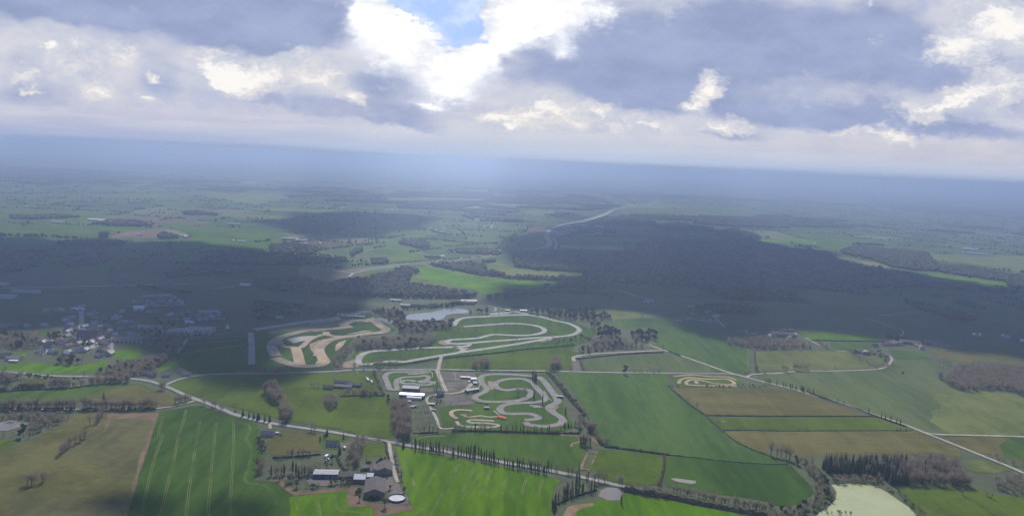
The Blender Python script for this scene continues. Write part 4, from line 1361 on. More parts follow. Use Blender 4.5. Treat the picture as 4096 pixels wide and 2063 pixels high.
row(D_, 'E 850,1010 900,1020 960,1015', 5, 6, 'garden tree by the white trailer', mix=(B, .5))
row(U_, 'E 1335,1040 1345,1080', 3, 4, 'bush in the strip left of the big barn')
row(U_, 'E 1600,1090 1460,1130 1520,1130', 4, 3, 'low bush at the front of the big barn')
row(E_, 'E 960,520 965,560', 3, 4, 'dark hedge bush left of the slate-roofed house')
# orchard
for rr in range(5):
    row(B, 'F %d,%d %d,%d' % (395 + rr * 4, 455 + rr * 52, 560 + rr * 18, 450 + rr * 50), 9, 4.5, 'small orchard tree in row %s below the kart hall' % ['one', 'two', 'three', 'four', 'five'][rr], jit=1, group='orchard trees')
row(D_, 'F 540,380 600,360 650,420 620,450', 7, 6, 'bush tree on the slope beside the gravel lot', jit=3)
# big tree rows
fill([(B, 1)], '6 1590,478 1650,470 1690,520 1725,600 1760,640 1765,720 1730,742 1690,740 1680,640 1640,620 1585,570', 6.5, 16, 'bare tree of the broad dense row crossing the pasture', top=.9)
fill([(B, 1)], '7 300,578 400,580 422,640 420,800 395,850 325,850 310,760', 6.5, 17, 'tall bare tree of the dense avenue below the kart hall', top=.9)
fill([(B, 1)], 'E 985,30 1060,40 1150,70 1160,170 1120,220 1040,230 1010,180', 7, 14, 'bare tree of the copse below the farmhouse with the vans', top=.85)
row(B, 'E 1370,90 1400,95 1430,95 1470,90 1500,90 1160,80', 8, 12, 'bare tree on the hedge below the farmhouse with the vans')
fill([(B, 2), (E_, 1)], '7 265,570 320,570 310,620 270,625', 7, 9, 'dark tree at the corner of the kart hall')
fill([(B, 1)], 'C 460,700 560,680 655,690 668,800 640,825 480,822', 7, 16, 'bare tree of the square copse above the kart lots', top=.9)
fill([(B, 1)], 'C 1240,740 1300,680 1360,672 1378,740 1330,830 1240,835', 6, 16, 'bare tree of the round clump at the hedge head', top=.9)
row(B, 'C 1245,860 1350,985 1450,1110 1550,1220 1650,1330', 42, 7, 'bare tree along the thick hedge right of the kart circuit', jit=3, mix=(D_, .3))
row(B, 'G 660,370 700,430 800,430 820,470', 16, 12, 'bare tree at the meeting of the two thick hedges', jit=7)
# --- woods
fill([(B, 3), (D_, 1.2), (E_, .5)], 'H 225,725 330,690 440,680 560,860 650,960 690,1100 570,1210 430,1300 0,1420 0,1215 300,1175 480,1070 465,960 340,860', 5.8, 10, 'bare tree of the brushy wood left of the yellow green pond')
fill([(B, 3), (D_, 1.2)], 'H 600,880 800,870 1130,885 1200,950 1110,1010 900,975 650,990', 5.0, 8, 'bare tree on the far bank of the yellow green pond')
fill([(B, 3), (D_, 1), (U_, 1)], 'H 1180,960 1290,1010 1440,1110 1570,1230 1750,1420 1560,1420 1460,1260 1340,1150 1150,1020', 5.2, 6, 'bushy tree on the right bank of the yellow green pond')
row(B, 'H 560,1260 700,1280 860,1290', 9, 5, 'bush tree along the near bank of the yellow green pond', jit=3, mix=(D_, .5))
fill([(S_p, 9), (B, 1)], 'H 385,720 480,680 850,662 1400,668 1405,985 1200,975 1090,925 960,895 740,880 560,860', 5.6, 16, 'dark spruce of the plantation behind the yellow green pond', top=.85, hv=.34)
fill([(B, 5), (S_p, .7)], 'H 1395,660 1700,640 1860,690 1950,760 1965,850 2100,860 2115,1000 1880,1000 1400,985', 6.0, 15, 'reddish bare tree right of the spruce plantation', top=.9)
fill([(B, 1)], 'H 2260,920 2400,850 2574,870 2900,890 2900,1120 2574,1090 2450,1090 2270,1010', 6.5, 10, 'bare tree in the scrub wood at the far right bottom')
row(B, 'H 2200,700 2330,740 2480,790 2600,800', 14, 6, 'bare bush tree beyond the lane at the right edge', jit=6)
fill([(B, 1)], 'J 1650,870 1740,800 1800,860 1930,755 2200,748 2574,770 3000,800 3000,1330 2574,1100 2430,1045 2270,1025 2100,1045 1930,1038 1790,975', 7.5, 14, 'bare purple-brown tree of the wood in the far right field', top=.85)
row(B, 'J 1690,730 1760,760 1830,790', 8, 9, 'bare tree on the hedge above the purple-brown wood', jit=4)
fill([(E_, 2), (B, 2), (D_, 1)], 'B 1120,232 1200,205 1400,188 1500,262 1500,340 1680,320 1780,308 1900,330 2000,300 1960,400 2130,405 2090,442 1800,432 1640,470 1400,470 1460,430 1420,390 1340,350', 7.2, 12, 'tree of the mixed wood between the circuit and the lake', top=.8)
fill([(B, 4), (E_, .6)], 'B 960,490 1380,480 1600,460 1790,450 1790,560 1720,605 1400,620 1010,625 985,560', 6.6, 14, 'bare tree of the dense wood between the two circuits', top=.85)
fill([(B, 3), (D_, 1)], 'B 800,640 860,600 970,540 990,620 900,720 820,800 760,830 740,800', 6.5, 10, 'bushy tree on the bank right of the rallycross circuit', top=.8)
fill([(E_, 4), (B, 2)], 'C 980,190 1200,215 1400,215 1680,200 1770,230 1880,270 1875,330 1660,345 1450,332 1250,295 1060,265', 9.5, 13, 'dark tree of the wood behind the road circuit', top=.8)
fill([(E_, 4), (B, 1)], 'C 1590,350 1700,345 1860,370 1985,440 1960,520 1700,500 1760,470', 9.5, 14, 'dark tree of the pine belt beside the emerald field', top=.85)
fill([(B, 4), (E_, 1)], 'C 1490,650 1540,590 1680,555 1690,500 1800,480 1960,510 2300,560 2270,608 2050,615 1850,625 1650,662', 7, 12, 'bare tree of the brown copse by the dragstrip lane', top=.85)
fill([(E_, 4), (B, 1)], 'C 2040,420 2330,405 2335,530 2200,555 2080,520', 8.5, 14, 'dark tree of the square copse in the emerald field', top=.85)
fill([(B, 2), (D_, 1), (E_, 1)], 'C 1210,530 1250,500 1420,490 1580,465 1700,500 1690,550 1480,560 1300,568 1220,560', 8, 8, 'bushy tree of the copse inside the lower racetrack bend', top=.8)
fill([(B, 1)], 'I 755,370 850,360 1100,350 1300,380 1560,390 1640,450 1620,490 1400,495 1160,500 1060,500 900,470 780,455', 8, 13, 'bare tree of the long grove before the farmstead', top=.85)
row(B, 'I 1680,440 1740,470 1790,490', 8, 10, 'bare tree near the farm lane top', jit=4)
fill([(B, 2), (D_, 1), (E_, 1)], 'I 2000,490 2100,480 2330,500 2420,560 2380,640 2340,600 2140,545 2030,530', 9, 8, 'tree around the triangular meadow cottages', top=.8)
row(B, 'I 1990,520 2100,590 2200,650 2280,695', 16, 7, 'bushy bare tree on the hedge of the triangular meadow', jit=3)
row(B, 'I 2280,695 2340,690 2380,640 2410,580', 10, 7, 'bushy bare tree at the lane corner of the triangular meadow', jit=3)
row(B, 'I 1180,720 1300,722', 5, 5, 'shrubby bare tree on the lane left of the grove', jit=2)
fill([(U_, 2), (B, 2), (D_, 1)], 'I 880,840 1000,820 1180,830 1190,890 1000,900 880,885', 6.5, 6, 'bush of the thicket beside the motocross loop', top=.8)
fill([(U_, 2), (B, 1)], 'I 165,845 240,830 350,860 360,880 210,885', 7, 5, 'bush at the left corner of the motocross loop')
row(U_, 'I 560,868 620,870 800,875', 6, 3, 'bush below the motocross loop')
# left side woods and lanes
fill([(B, 4), (D_, 2)], '6 650,440 700,352 850,342 1000,300 1110,235 1090,300 1040,345 930,425 800,470 660,468', 6.3, 10, 'tree of the rough scrub between the village and the dark field', top=.8)
fill([(B, 3), (D_, 1)], '6 500,500 560,460 700,455 830,470 820,500 560,512', 6.5, 9, 'bare tree beside the left road before the junction', top=.8)
fill([(E_, 4), (B, 2)], '6 240,345 400,330 560,335 560,365 430,395 300,385 240,365', 8.5, 13, 'dark tree of the wooded bank below the village', top=.85)
fill([(B, 3), (E_, 1)], '6 0,175 220,185 290,230 200,300 0,300', 7.5, 11, 'bare tree of the wood left of the village', top=.8)
fill([(E_, 1)], '6 280,190 350,180 390,200 390,245 290,245', 9, 9, 'dark tree beside the village church lane')
fill([(B, 4), (E_, 1)], '6 950,60 1100,190 1100,245 1010,320 900,300 850,150 880,100', 11, 10, 'tree of the shaded scrub right of the village', top=.8)
row(B, '6 0,655 200,655 450,655', 36, 15, 'bare tree lining the lane at the left edge', jit=2)
row(B, '6 500,652 700,655 940,648', 36, 15, 'bare tree lining the lane before the junction', jit=2)
row(B, '6 1060,625 1110,610 1140,600', 8, 12, 'bare tree clump where the lane meets the road', jit=4)
fill([(B, 4), (D_, 1)], '6 -20,680 200,665 450,670 460,690 330,760 200,815 190,750 180,735 0,735', 6.5, 10, 'bare tree of the scrub around the grey pond', top=.8)
fill([(E_, 2), (B, 2)], '6 -20,780 90,770 190,790 180,830 100,835 0,825', 8, 8, 'dark tree on the near side of the grey pond')
row(B, '6 0,545 50,548 130,535 280,530', 14, 8, 'bushy tree on the hedge below the left road', mix=(U_, .5))
row(B, '6 20,480 60,500 100,480', 9, 13, 'bare tree at the left edge under the road', jit=6)
row(B, '6 290,530 400,528 520,512', 14, 12, 'bare tree on the hedge of the green slope', jit=2)
row(U_, '6 150,450 300,470 480,480', 14, 4, 'shrub under the left road', jit=4)
row(B, '6 30,420 40,405', 3, 8, 'bush tree in the left lime field')
row(L_, 'S 240,570 420,545 600,545', 9, 4, 'pale blossoming bush on the hedge by the left road')
row(B, 'B 1180,850 1220,950 1260,1040', 16, 7, 'bush tree on the hedge between vans and kart hall', jit=2, mix=(D_, .3))
row(B, 'B 840,1090 1000,1075 1200,1080 1290,1085', 12, 8, 'bare tree on the hedge south of the farmhouse with vans', jit=2, mix=(U_, .3))
row(D_, 'B 870,800 810,740 830,700', 5, 6, 'bush at the dirt bank below the racetracks', jit=3)

fill([(B, 3), (D_, 2), (E_, .6)], 'L 120,590 420,440 560,330 700,470 760,480 900,470 1100,380 1380,340 1420,440 1180,490 1080,560 1140,760 900,800 500,790 60,780', 19, 8, 'garden tree among the village houses', top=.6)
fill([(B, 3), (D_, 2), (E_, 1)], 'L 1400,70 1960,30 2060,150 1700,240 1420,200', 24, 8, 'garden tree in the upper hamlet', top=.6)
fill([(B, 3), (D_, 2), (E_, 1)], 'L 1850,240 2500,220 2570,320 2050,370 1800,330', 24, 7, 'garden tree on the estate above the warehouse', top=.6)
fill([(B, 3), (E_, 1)], 'S 1280,260 1480,200 1800,180 2140,110 2180,200 1960,330 1740,420 1500,470 1200,480 1180,400', 8, 10, 'bare tree of the brushy wood at the left road', top=.8)
row(B, 'S 20,460 140,450 230,420', 12, 13, 'tall bare tree at the left edge above the pale bush', jit=7)
row(B, 'S 640,545 780,535 900,525', 16, 13, 'bare tree of the tall belt below the left road', jit=3)
row(B, 'S 1180,500 1350,490 1500,480 1700,470', 24, 12, 'bare tree of the belt ending at the road bend', jit=4)

fill([(B, 3), (U_, 2), (D_, 1)], 'S -20,380 150,360 290,370 300,430 120,470 -20,480', 7, 9, 'bare tree of the brush at the left edge above the green slope', top=.8)
fill([(B, 3), (U_, 2)], 'S 290,395 620,400 900,420 1000,430 900,450 620,440 300,430', 6, 5, 'low bush of the strip under the left road', top=.7)
fill([(B, 3), (U_, 2), (D_, 1)], 'S -20,850 300,835 760,850 960,845 1000,870 860,940 700,1000 420,1150 300,1180 400,1040 420,980 240,960 0,960', 6, 8, 'bare tree of the scrub between the lane and the grey pond', top=.75)
row(U_, 'S 0,820 500,830 960,825', 34, 3.5, 'shrub along the lane at the left edge', jit=3)
row(U_, 'S 1030,825 1480,830 2000,820', 34, 3, 'shrub along the lane before the junction', jit=3)

fill([(B, 3), (D_, 2), (I_, 1)], 'E 420,830 640,840 900,820 910,900 660,950 600,1000 540,930 430,920', 7.5, 10, 'bare tree of the garden grove left of the blue shed', top=.8)
fill([(D_, 3), (B, 2), (U_, 2)], 'E 740,1000 860,960 1000,950 1240,930 1300,1000 1200,1015 1000,1030 780,1030', 6, 5, 'budding tree of the farm garden strip', top=.7)
fill([(B, 3), (U_, 2), (D_, 1)], 'E 300,500 420,500 430,690 320,690', 7, 6, 'bare bush tree beside the rough paddock', top=.7)
fill([(B, 3), (E_, 1), (U_, 1)], 'E 900,700 1110,690 1130,800 900,830', 8, 8, 'bare tree around the white caravans', top=.8)

# --- thick hedges: each one its own mesh of leaf clumps
def hedge(s, w, h, label, m=None, dens=1.0):
    c = catmull(gp(s), 3.0)
    r3.seed(len(label) * 7 + int(abs(c[0].x)) % 91)
    mb = MB()
    for a, b in zip(c, c[1:]):
        d = b - a
        L = d.length
        n_ = Vector((-d.y, d.x, 0)).normalized()
        hh = h * r3.uniform(.7, 1.2)
        for i in range(max(2, int(L * w * .55 * dens))):
            p = a + d * r3.random() + n_ * r3.uniform(-.5, .5) * w
            e = abs((p - a).dot(n_)) / (w * .5)
            z = hh * r3.uniform(.15, 1.0) * (1 - .45 * e * e)
            mb.quad(p + Vector((0, 0, z)), r3.uniform(.5, 1.0), r3.uniform(.45, .8), Vector((r3.gauss(0, .5), r3.gauss(0, .5), 1)))
        # stems and inner mass that stop the light
        o = len(mb.v)
        for q in (a, b):
            mb.v += [q + n_ * w * .38, q + n_ * w * .16 + Vector((0, 0, hh * .7)), q - n_ * w * .16 + Vector((0, 0, hh * .7)), q - n_ * w * .38]
        for i in range(3):
            mb.f.append((o + i, o + i + 1, o + 5 + i, o + 4 + i))
    o = mesh_obj('hedge', mb.v, mb.f, m or shrub_m)
    return tag(o, label, 'hedge', 'field hedges')
hd_m = leaf_mat('winter_hedge', (.10, .092, .062), transl=.3)
hg_m = leaf_mat('green_hedge', (.05, .075, .034), transl=.3)
hedge('F 385,712 560,705 640,700', 3.5, 2.2, 'low hedge under the orchard', hd_m)
hedge('F 770,690 1000,690 1260,695 1500,705 1700,712 1900,715 2060,712', 6, 3.2, 'dark hedge along the bottom of the kart circuit', hg_m)
hedge('C 1230,850 1300,925 1400,1045 1500,1165 1600,1280 G 690,300 760,400 830,470 920,590', 9, 5, 'thick slanting hedge right of the kart circuit', hd_m)
hedge('G 925,600 1100,620 1300,650 1500,675 1580,685', 6, 3.5, 'bushy hedge below the emerald field', hd_m)
hedge('G 1580,686 1800,706 2100,742 2350,768 2574,777 H 200,778', 1.8, 1.4, 'thin hedge below the emerald field, right of the bushy one', hd_m)
hedge('G 1530,690 1530,780 1510,890 1480,990', 4, 3, 'short upright hedge between the two dark meadows', hd_m)
hedge('I 180,862 270,945 370,1030 450,1090 550,1155', 3.5, 2.4, 'slanting hedge left of the upper brown field', hd_m)
hedge('G 1935,285 2050,390 2110,438 2240,545 2400,625 2574,690 H 130,740', 3.0, 2.2, 'slanting hedge left of the lower brown field', hd_m)
hedge('I 560,1160 800,1163 1200,1168 1700,1168 2200,1170 2300,1175', 3.0, 2.0, 'straight hedge under the upper brown field', hd_m)
hedge('G 2115,435 2300,433 2574,440 H 200,441 600,440 1000,440 1450,440', 1.5, 1.2, 'thin straight hedge under the green strip', hd_m)
hedge('C 195,712 500,682 800,650 1000,625 1300,600 1500,580', 4.5, 3.0, 'hedge across the green above the kart lots', hg_m)
hedge('B 1180,770 1400,780 1600,755 1840,715', 6, 3.0, 'hedge along the front bank of the road circuit', hg_m)
hedge('C 1575,715 1800,690 2000,672 2200,660 2400,655', 4.0, 2.8, 'hedge beside the grey testing strip', hd_m)
hedge('C 1560,742 1580,790 1600,838', 4, 2.6, 'short hedge right of the concrete pad', hd_m)
hedge('C 160,832 400,838 800,845 1220,850', 4, 1.6, 'low clipped hedge along the straight lane above the kart circuit', hg_m)
hedge('B 850,1100 1000,1090 1200,1090 1290,1090', 4, 2.4, 'hedge south of the farmhouse with the vans', hg_m)
hedge('B 1190,850 1220,930 1250,1010 1290,1080', 5, 2.8, 'hedge left of the small kart track', hd_m)
hedge('E 1410,520 1600,552 1620,640 1650,720', 3, 1.6, 'clipped dark hedge round the paddock by the farm lane', hg_m)
hedge('E 480,715 640,705 800,695 960,680', 4, 2.4, 'hedge across the rough paddock', hg_m)
hedge('E 1120,690 1150,760 1200,840', 5, 2.2, 'dark clipped hedge left of the farm avenue', hg_m)
hedge('E 540,360 720,385 880,410 1040,430 1250,470 1420,500 1680,545', 1.8, 1.0, 'low bank hedge on the far verge of the main road', hd_m)
hedge('G 1130,1032 1350,1072 1560,1102 1800,1158 2100,1214 2400,1268 2574,1302 H 150,1322', 12, 6.5, 'dense belt hedge hiding the road at the bottom right', hd_m)
hedge('G 450,1180 560,1130 700,1080 850,1040', 4, 2.2, 'dark hedge line from the lime crop to the muddy pool', hg_m)
hedge('S 1030,820 1480,825 1900,820 2280,770', 2, 1.2, 'bank hedge along the lane before the junction', hd_m)
hedge('6 0,550 150,540 290,535 400,530 560,512 700,500', 3, 2.0, 'hedge between the left road and the green slope', hd_m)
hedge('J 430,530 600,535 900,542 1170,545', 4, 3, 'hedge between the lime strip and the dark green strip', hd_m)
hedge('I 1050,520 1058,600 1070,700', 3, 2.5, 'upright hedge right of the emerald field', hd_m)

# ------------------------------------------------------------------ plant everything: the 300 largest of a kind as things, the rest as woodland
CP = Vector((0, 0, ALT))
ME = {}
def proto_mesh(kind, vi):
    if (kind, vi) in ME:
        return ME[kind, vi]
    Ht, pr, tm, cm = PROTO[kind]
    t, c = pr[vi]
    mt = bpy.data.meshes.new('trunk')
    mt.from_pydata([tuple(p) for p in t.v], [], t.f)
    mt.materials.append(tm)
    mc = bpy.data.meshes.new('crown')
    mc.from_pydata([tuple(p) for p in c.v], [], c.f)
    mc.materials.append(cm)
    mj = bpy.data.meshes.new(kind)
    nb = len(t.v)
    mj.from_pydata([tuple(p) for p in t.v] + [tuple(p) for p in c.v], [], list(t.f) + [tuple(i + nb for i in f) for f in c.f])
    mj.materials.append(tm)
    mj.materials.append(cm)
    mj.polygons.foreach_set('material_index', np.array([0] * len(t.f) + [1] * len(c.f), dtype=np.int32))
    ME[kind, vi] = (mt, mc, mj)
    return ME[kind, vi]

class Mass:
    """one big mesh put together with numpy: triangles only"""
    def __init__(self):
        self.V, self.T, self.M, self.n = [], [], [], 0
    def add(self, v, t, m):
        self.V.append(v)
        self.T.append(t + self.n)
        self.M.append(np.full(len(t), m, dtype=np.int32))
        self.n += len(v)
    def build(self, name, mats):
        V, Tt, M = np.concatenate(self.V).astype(np.float32), np.concatenate(self.T).astype(np.int32), np.concatenate(self.M)
        me = bpy.data.meshes.new(name)
        me.vertices.add(len(V))
        me.vertices.foreach_set('co', V.ravel())
        me.loops.add(len(Tt) * 3)
        me.loops.foreach_set('vertex_index', Tt.ravel())
        me.polygons.add(len(Tt))
        me.polygons.foreach_set('loop_start', np.arange(0, len(Tt) * 3, 3, dtype=np.int32))
        for m in mats:
            me.materials.append(m)
        me.polygons.foreach_set('material_index', M)
        me.update(calc_edges=True)
        me.validate()
        o = bpy.data.objects.new(name, me)
        COL.objects.link(o)
        return o

def tri_arrays(mb):
    v = np.array([tuple(p) for p in mb.v], dtype=np.float64)
    t = []
    for f in mb.f:
        for i in range(1, len(f) - 1):
            t.append((f[0], f[i], f[i + 1]))
    return v, np.array(t, dtype=np.int64)

ground_xy = []
bykind = {}
for q in PT:
    d = (Vector((q[1], q[2], q[3] * .5)) - CP).length
    pp = PROJ(np.array([[q[1], q[2], q[3] * .6]]))[0]
    if not (-60 < pp[0] < W + 60 and pp[1] < H + 60):
        continue
    bykind.setdefault(q[0], []).append((q[3] / d, q))
rest = []
WMATS = [twig_m, ivy_m, bud_m, bark_m, spruce_m, pine_m, bloss_m, shrub_m]
for kd, lst in bykind.items():
    # row and single trees first (they can be told apart), then the largest of the woods
    lst.sort(key=lambda a: -a[0] * (1.5 if a[1][6] else 1.0))
    Ht, pr, tm, cm = PROTO[kd]
    for n_, (sz, q) in enumerate(lst):
        vi = rng.randrange(len(pr))
        s = q[3] / Ht
        wd_ = s * rng.uniform(.88, 1.15)
        rz = rng.uniform(0, 6.28)
        if n_ >= 300:
            rest.append((kd, vi, q, s, wd_, rz))
            continue
        mt, mc, mj = proto_mesh(kd, vi)
        px = sz * F / 4
        if px > 5.0:
            root = empty(kd, (q[1], q[2], 0), rz)
            root.scale = (wd_, wd_, s)
            for nm, me in (('trunk', mt), ('crown', mc)):
                o = bpy.data.objects.new(nm, me)
                o.parent = root
                COL.objects.link(o)
        else:
            root = bpy.data.objects.new(kd, mj)
            root.location = (q[1], q[2], 0)
            root.rotation_euler = (0, 0, rz)
            root.scale = (wd_, wd_, s)
            COL.objects.link(root)
        tag(root, q[4], 'tree' if kd != 'shrub' else 'shrub', q[5])
mass = Mass()
TA = {}
for kd, vi, q, s, wd_, rz in rest:
    if (kd, vi) not in TA:
        TA[kd, vi] = (tri_arrays(PROTO[kd][1][vi][0]), tri_arrays(PROTO[kd][1][vi][1]))
    ca_, sa_ = math.cos(rz), math.sin(rz)
    for w_, mm in ((0, bark_m), (1, PROTO[kd][3])):
        v, t = TA[kd, vi][w_]
        if not len(t):
            continue
        v2 = np.stack([(v[:, 0] * ca_ - v[:, 1] * sa_) * wd_ + q[1], (v[:, 0] * sa_ + v[:, 1] * ca_) * wd_ + q[2], v[:, 2] * s], 1)
        mass.add(v2, t, WMATS.index(mm))
if mass.n:
    o = mass.build('woodland', WMATS)
    tag(o, 'brown leafless woods between the fields', 'wood', kind='stuff')

# --- far hedges and woods: thousands of small crowns as one mass
ico_v, ico_f = [], []
bm = bmesh.new()
bmesh.ops.create_icosphere(bm, subdivisions=1, radius=1)
ico_v = np.array([tuple(v.co) for v in bm.verts])
ico_f = np.array([[v.index for v in f.verts] for f in bm.faces])
bm.free()
far_pts = []      # x, y, h, r, dark
def far_add(P, h, r, dark):
    for p in P:
        far_pts.append((p[0], p[1], h * rng.uniform(.6, 1.25), r * rng.uniform(.7, 1.3), dark))
for a, b in HEDGE_SEG:
    m = (a + b) / 2
    if m.y < 2100 or m.y > 9500:
        continue
    L = (b - a).length
    sp = 12 if m.y < 4500 else 18
    gapn = rng.random()
    for i in range(int(L / sp)):
        if math.sin(i * .35 + gapn * 20) < -.55:
            continue
        p = a.lerp(b, (i + rng.random()) * sp / L)
        far_pts.append((p.x + rng.uniform(-3, 3), p.y + rng.uniform(-3, 3), rng.choice((5, 6, 8, 11, 13)) * rng.uniform(.8, 1.2), (4.2 if m.y < 4500 else 6) * rng.uniform(.7, 1.3), rng.random() < .3))
for q in WOOD_Q:
    cyy = sum(p.y for p in q) / 4
    if cyy > 9500 or cyy < 2000:
        continue
    sp = 11 if cyy < 4500 else 17
    n_ = int(abs((q[1] - q[0]).length * (q[3] - q[0]).length) / sp / sp)
    dk_ = rng.random() < .45
    for i in range(n_):
        uu, vv = rng.random(), rng.random()
        p = q[0].lerp(q[1], uu).lerp(q[3].lerp(q[2], uu), vv)
        far_pts.append((p.x, p.y, 13 * rng.uniform(.75, 1.2), sp * .5 * rng.uniform(.8, 1.25), dk_ if rng.random() < .8 else not dk_))
fp = np.array(far_pts)
pj = PROJ(np.concatenate([fp[:, :2], np.zeros((len(fp), 1))], 1))
ok = np.ones(len(fp), dtype=bool)
for pl in CLEAR:
    ok &= ~inside(pj, pl)
ok &= (pj[:, 0] > -80) & (pj[:, 0] < W + 80)
# open built-up or shaded pasture areas where no wood is scattered at random
for s in ('A 0,560 1300,430 2000,400 2574,620 2574,1297 0,1297', 'B 0,0 1100,150 2574,150 2574,600 0,600', 'C 0,0 2574,0 2574,700 0,700', 'I 0,0 2574,0 2574,900 0,900', 'J 0,300 2574,300 2574,1297 0,1297',
          '4 1440,640 2100,520 2400,480 2100,580 1900,700 1640,860 1330,860', '4 0,980 620,940 1250,880 1250,905 600,975 100,1050 0,1050'):
    ok &= ~inside(pj, pix(s))
thin = np.zeros(len(fp), dtype=bool)
for pl in OPEN_LAND:
    thin |= inside(pj, pl)
ok &= ~(thin & (nr.rand(len(fp)) < .08))
fp = list(map(tuple, fp[ok]))
def far_fill(s, sp, h, dark, top=.8, mixd=.2):
    poly = pix(s)
    gpts = [G(x, y) for x, y in poly]
    x0, x1 = min(p.x for p in gpts), max(p.x for p in gpts)
    y0, y1 = min(p.y for p in gpts) - 60, max(p.y for p in gpts)
    X, Y = np.meshgrid(np.arange(x0, x1, sp), np.arange(y0, y1, sp), indexing='ij')
    P = np.stack([X.ravel(), Y.ravel(), np.zeros(X.size)], 1)
    P[:, :2] += nr.uniform(-.45, .45, (len(P), 2)) * sp
    hs = h * nr.uniform(.75, 1.2, len(P))
    Q = P.copy()
    Q[:, 2] = hs * top
    k_ = inside(PROJ(P), poly) & inside(PROJ(Q), poly)
    for i in np.nonzero(k_)[0]:
        fp.append((P[i, 0], P[i, 1], hs[i], sp * .55 * rng.uniform(.8, 1.25), dark if rng.random() > mixd else not dark))
def far_row(s, sp, h, r, dark=False):
    c = catmull(gp(s), sp)
    for p in c:
        if rng.random() < .85:
            fp.append((p.x + rng.uniform(-3, 3), p.y + rng.uniform(-3, 3), h * rng.uniform(.6, 1.25), r * rng.uniform(.7, 1.3), dark))
# the big shaded forest on the right and its outliers
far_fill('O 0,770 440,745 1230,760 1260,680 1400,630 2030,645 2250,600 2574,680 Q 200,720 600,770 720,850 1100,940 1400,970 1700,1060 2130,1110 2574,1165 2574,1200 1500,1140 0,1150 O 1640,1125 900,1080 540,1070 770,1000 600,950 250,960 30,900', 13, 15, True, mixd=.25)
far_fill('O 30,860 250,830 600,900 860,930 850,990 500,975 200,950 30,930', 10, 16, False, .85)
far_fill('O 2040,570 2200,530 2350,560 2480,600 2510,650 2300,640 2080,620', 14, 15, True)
far_fill('N 1380,690 1480,640 1690,640 1755,690 1740,740 1640,745 1500,710', 11, 15, False, .8)
far_fill('N 1140,830 1310,820 1340,870 1320,900 1180,910', 11, 12, False)
far_fill('N 950,770 1000,720 1060,720 1090,770 1010,800 960,840', 11, 14, False)
far_fill('N 1780,890 1950,900 2080,890 2250,940 2340,990 2330,1015 2180,1000 1900,930', 10, 13, False, .85)
far_fill('N 1340,920 1700,890 1650,905 1480,935', 10, 8, False)
far_fill('N 2200,860 2420,830 2400,880 2260,890', 10, 12, False)
far_fill('N 1650,810 1850,800 1840,845 1720,840', 10, 8, False)
far_fill('N 1915,750 2100,730 2260,720 2440,760 2520,800 2420,810 1930,780', 13, 10, False, .7)
far_fill('N 140,690 420,660 430,740 380,790 150,800', 14, 9, False, .7)
far_fill('N 420,690 620,700 610,790 420,820', 13, 12, False, .8)
# the pine and oak wood behind the lake
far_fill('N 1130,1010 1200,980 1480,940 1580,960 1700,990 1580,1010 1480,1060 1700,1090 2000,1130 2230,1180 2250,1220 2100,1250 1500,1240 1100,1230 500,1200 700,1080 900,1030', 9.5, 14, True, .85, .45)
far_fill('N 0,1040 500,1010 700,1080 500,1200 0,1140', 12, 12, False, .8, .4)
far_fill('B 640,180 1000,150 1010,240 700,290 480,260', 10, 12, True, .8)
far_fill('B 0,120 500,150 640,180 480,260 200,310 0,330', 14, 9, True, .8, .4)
far_fill('B 1410,190 1950,140 2200,115 2240,140 1990,190 1500,230', 8, 11, False, .85, .3)
far_fill('C 570,70 760,50 760,100 620,120', 9, 13, False, .8)
far_fill('C 780,10 1380,0 1300,60 800,110', 9, 14, True, .85, .5)
far_fill('M 545,655 900,630 1240,650 1290,690 1200,715 560,710', 12, 14, False, .85)
far_fill('M 1570,600 1640,560 1780,590 1800,640 1600,645', 11, 12, False)
far_fill('M 1000,570 1090,565 1090,640 1000,640', 8, 26, False, .8)
far_fill('M 850,490 1100,440 1380,445 1560,490 1540,520 1100,515', 14, 12, True, .8, .5)
far_fill('M 100,390 600,385 810,405 800,430 400,450 110,445', 15, 12, False, .8)
far_fill('M 1820,360 2000,350 2180,380 2180,410 1850,405', 18, 14, True)
far_fill('M 0,740 350,730 500,800 300,960 0,1000', 15, 10, False, .8, .3)
far_fill('M 600,870 800,760 1000,740 1130,830 1050,890 700,930', 15, 9, False, .8, .3)
far_fill('M 1600,980 1900,920 2300,930 2574,950 2574,990 1900,1010 1700,1040', 14, 10, False, .8, .3)
far_fill('M 1380,1100 1900,1150 2000,1190 1700,1180 1400,1150', 13, 9, False, .8, .3)
far_row('M 1380,920 1600,840 1900,760 2100,720', 12, 6, 4)
far_row('M 500,900 800,840 1000,720', 12, 6, 4)
far_row('M 1900,760 2350,800 2574,830', 12, 7, 4)
far_row('M 700,1180 1200,1140 1700,1110', 12, 6, 4)
far_row('N 2574,1055 O 60,1055 250,1058 520,1068', 8, 11, 4)
far_row('O 0,1190 300,1195 800,1185 1010,1250', 9, 13, 5)
far_row('N 0,830 200,860 400,880', 11, 7, 4)
far_row('3 0,750 400,760 560,775', 9, 13, 5)
far_row('N 1100,905 1500,880 2000,845 2250,825', 8, 5, 4)
far_fill('I 430,50 700,20 1000,20 1130,90 1100,150 760,140 480,110', 11, 12, True, .8, .3)
far_fill('J 1280,80 1560,140 2000,240 2120,330 2000,350 1500,220', 12, 10, True, .8, .3)
far_fill('J 1850,110 2000,100 2200,200 2150,230 1900,170', 12, 10, True, .8, .3)
far_fill('J 0,400 250,420 300,480 100,480 0,470', 10, 9, False, .8)
far_fill('J 1200,470 1450,500 1400,520 1200,520', 10, 8, False, .8)
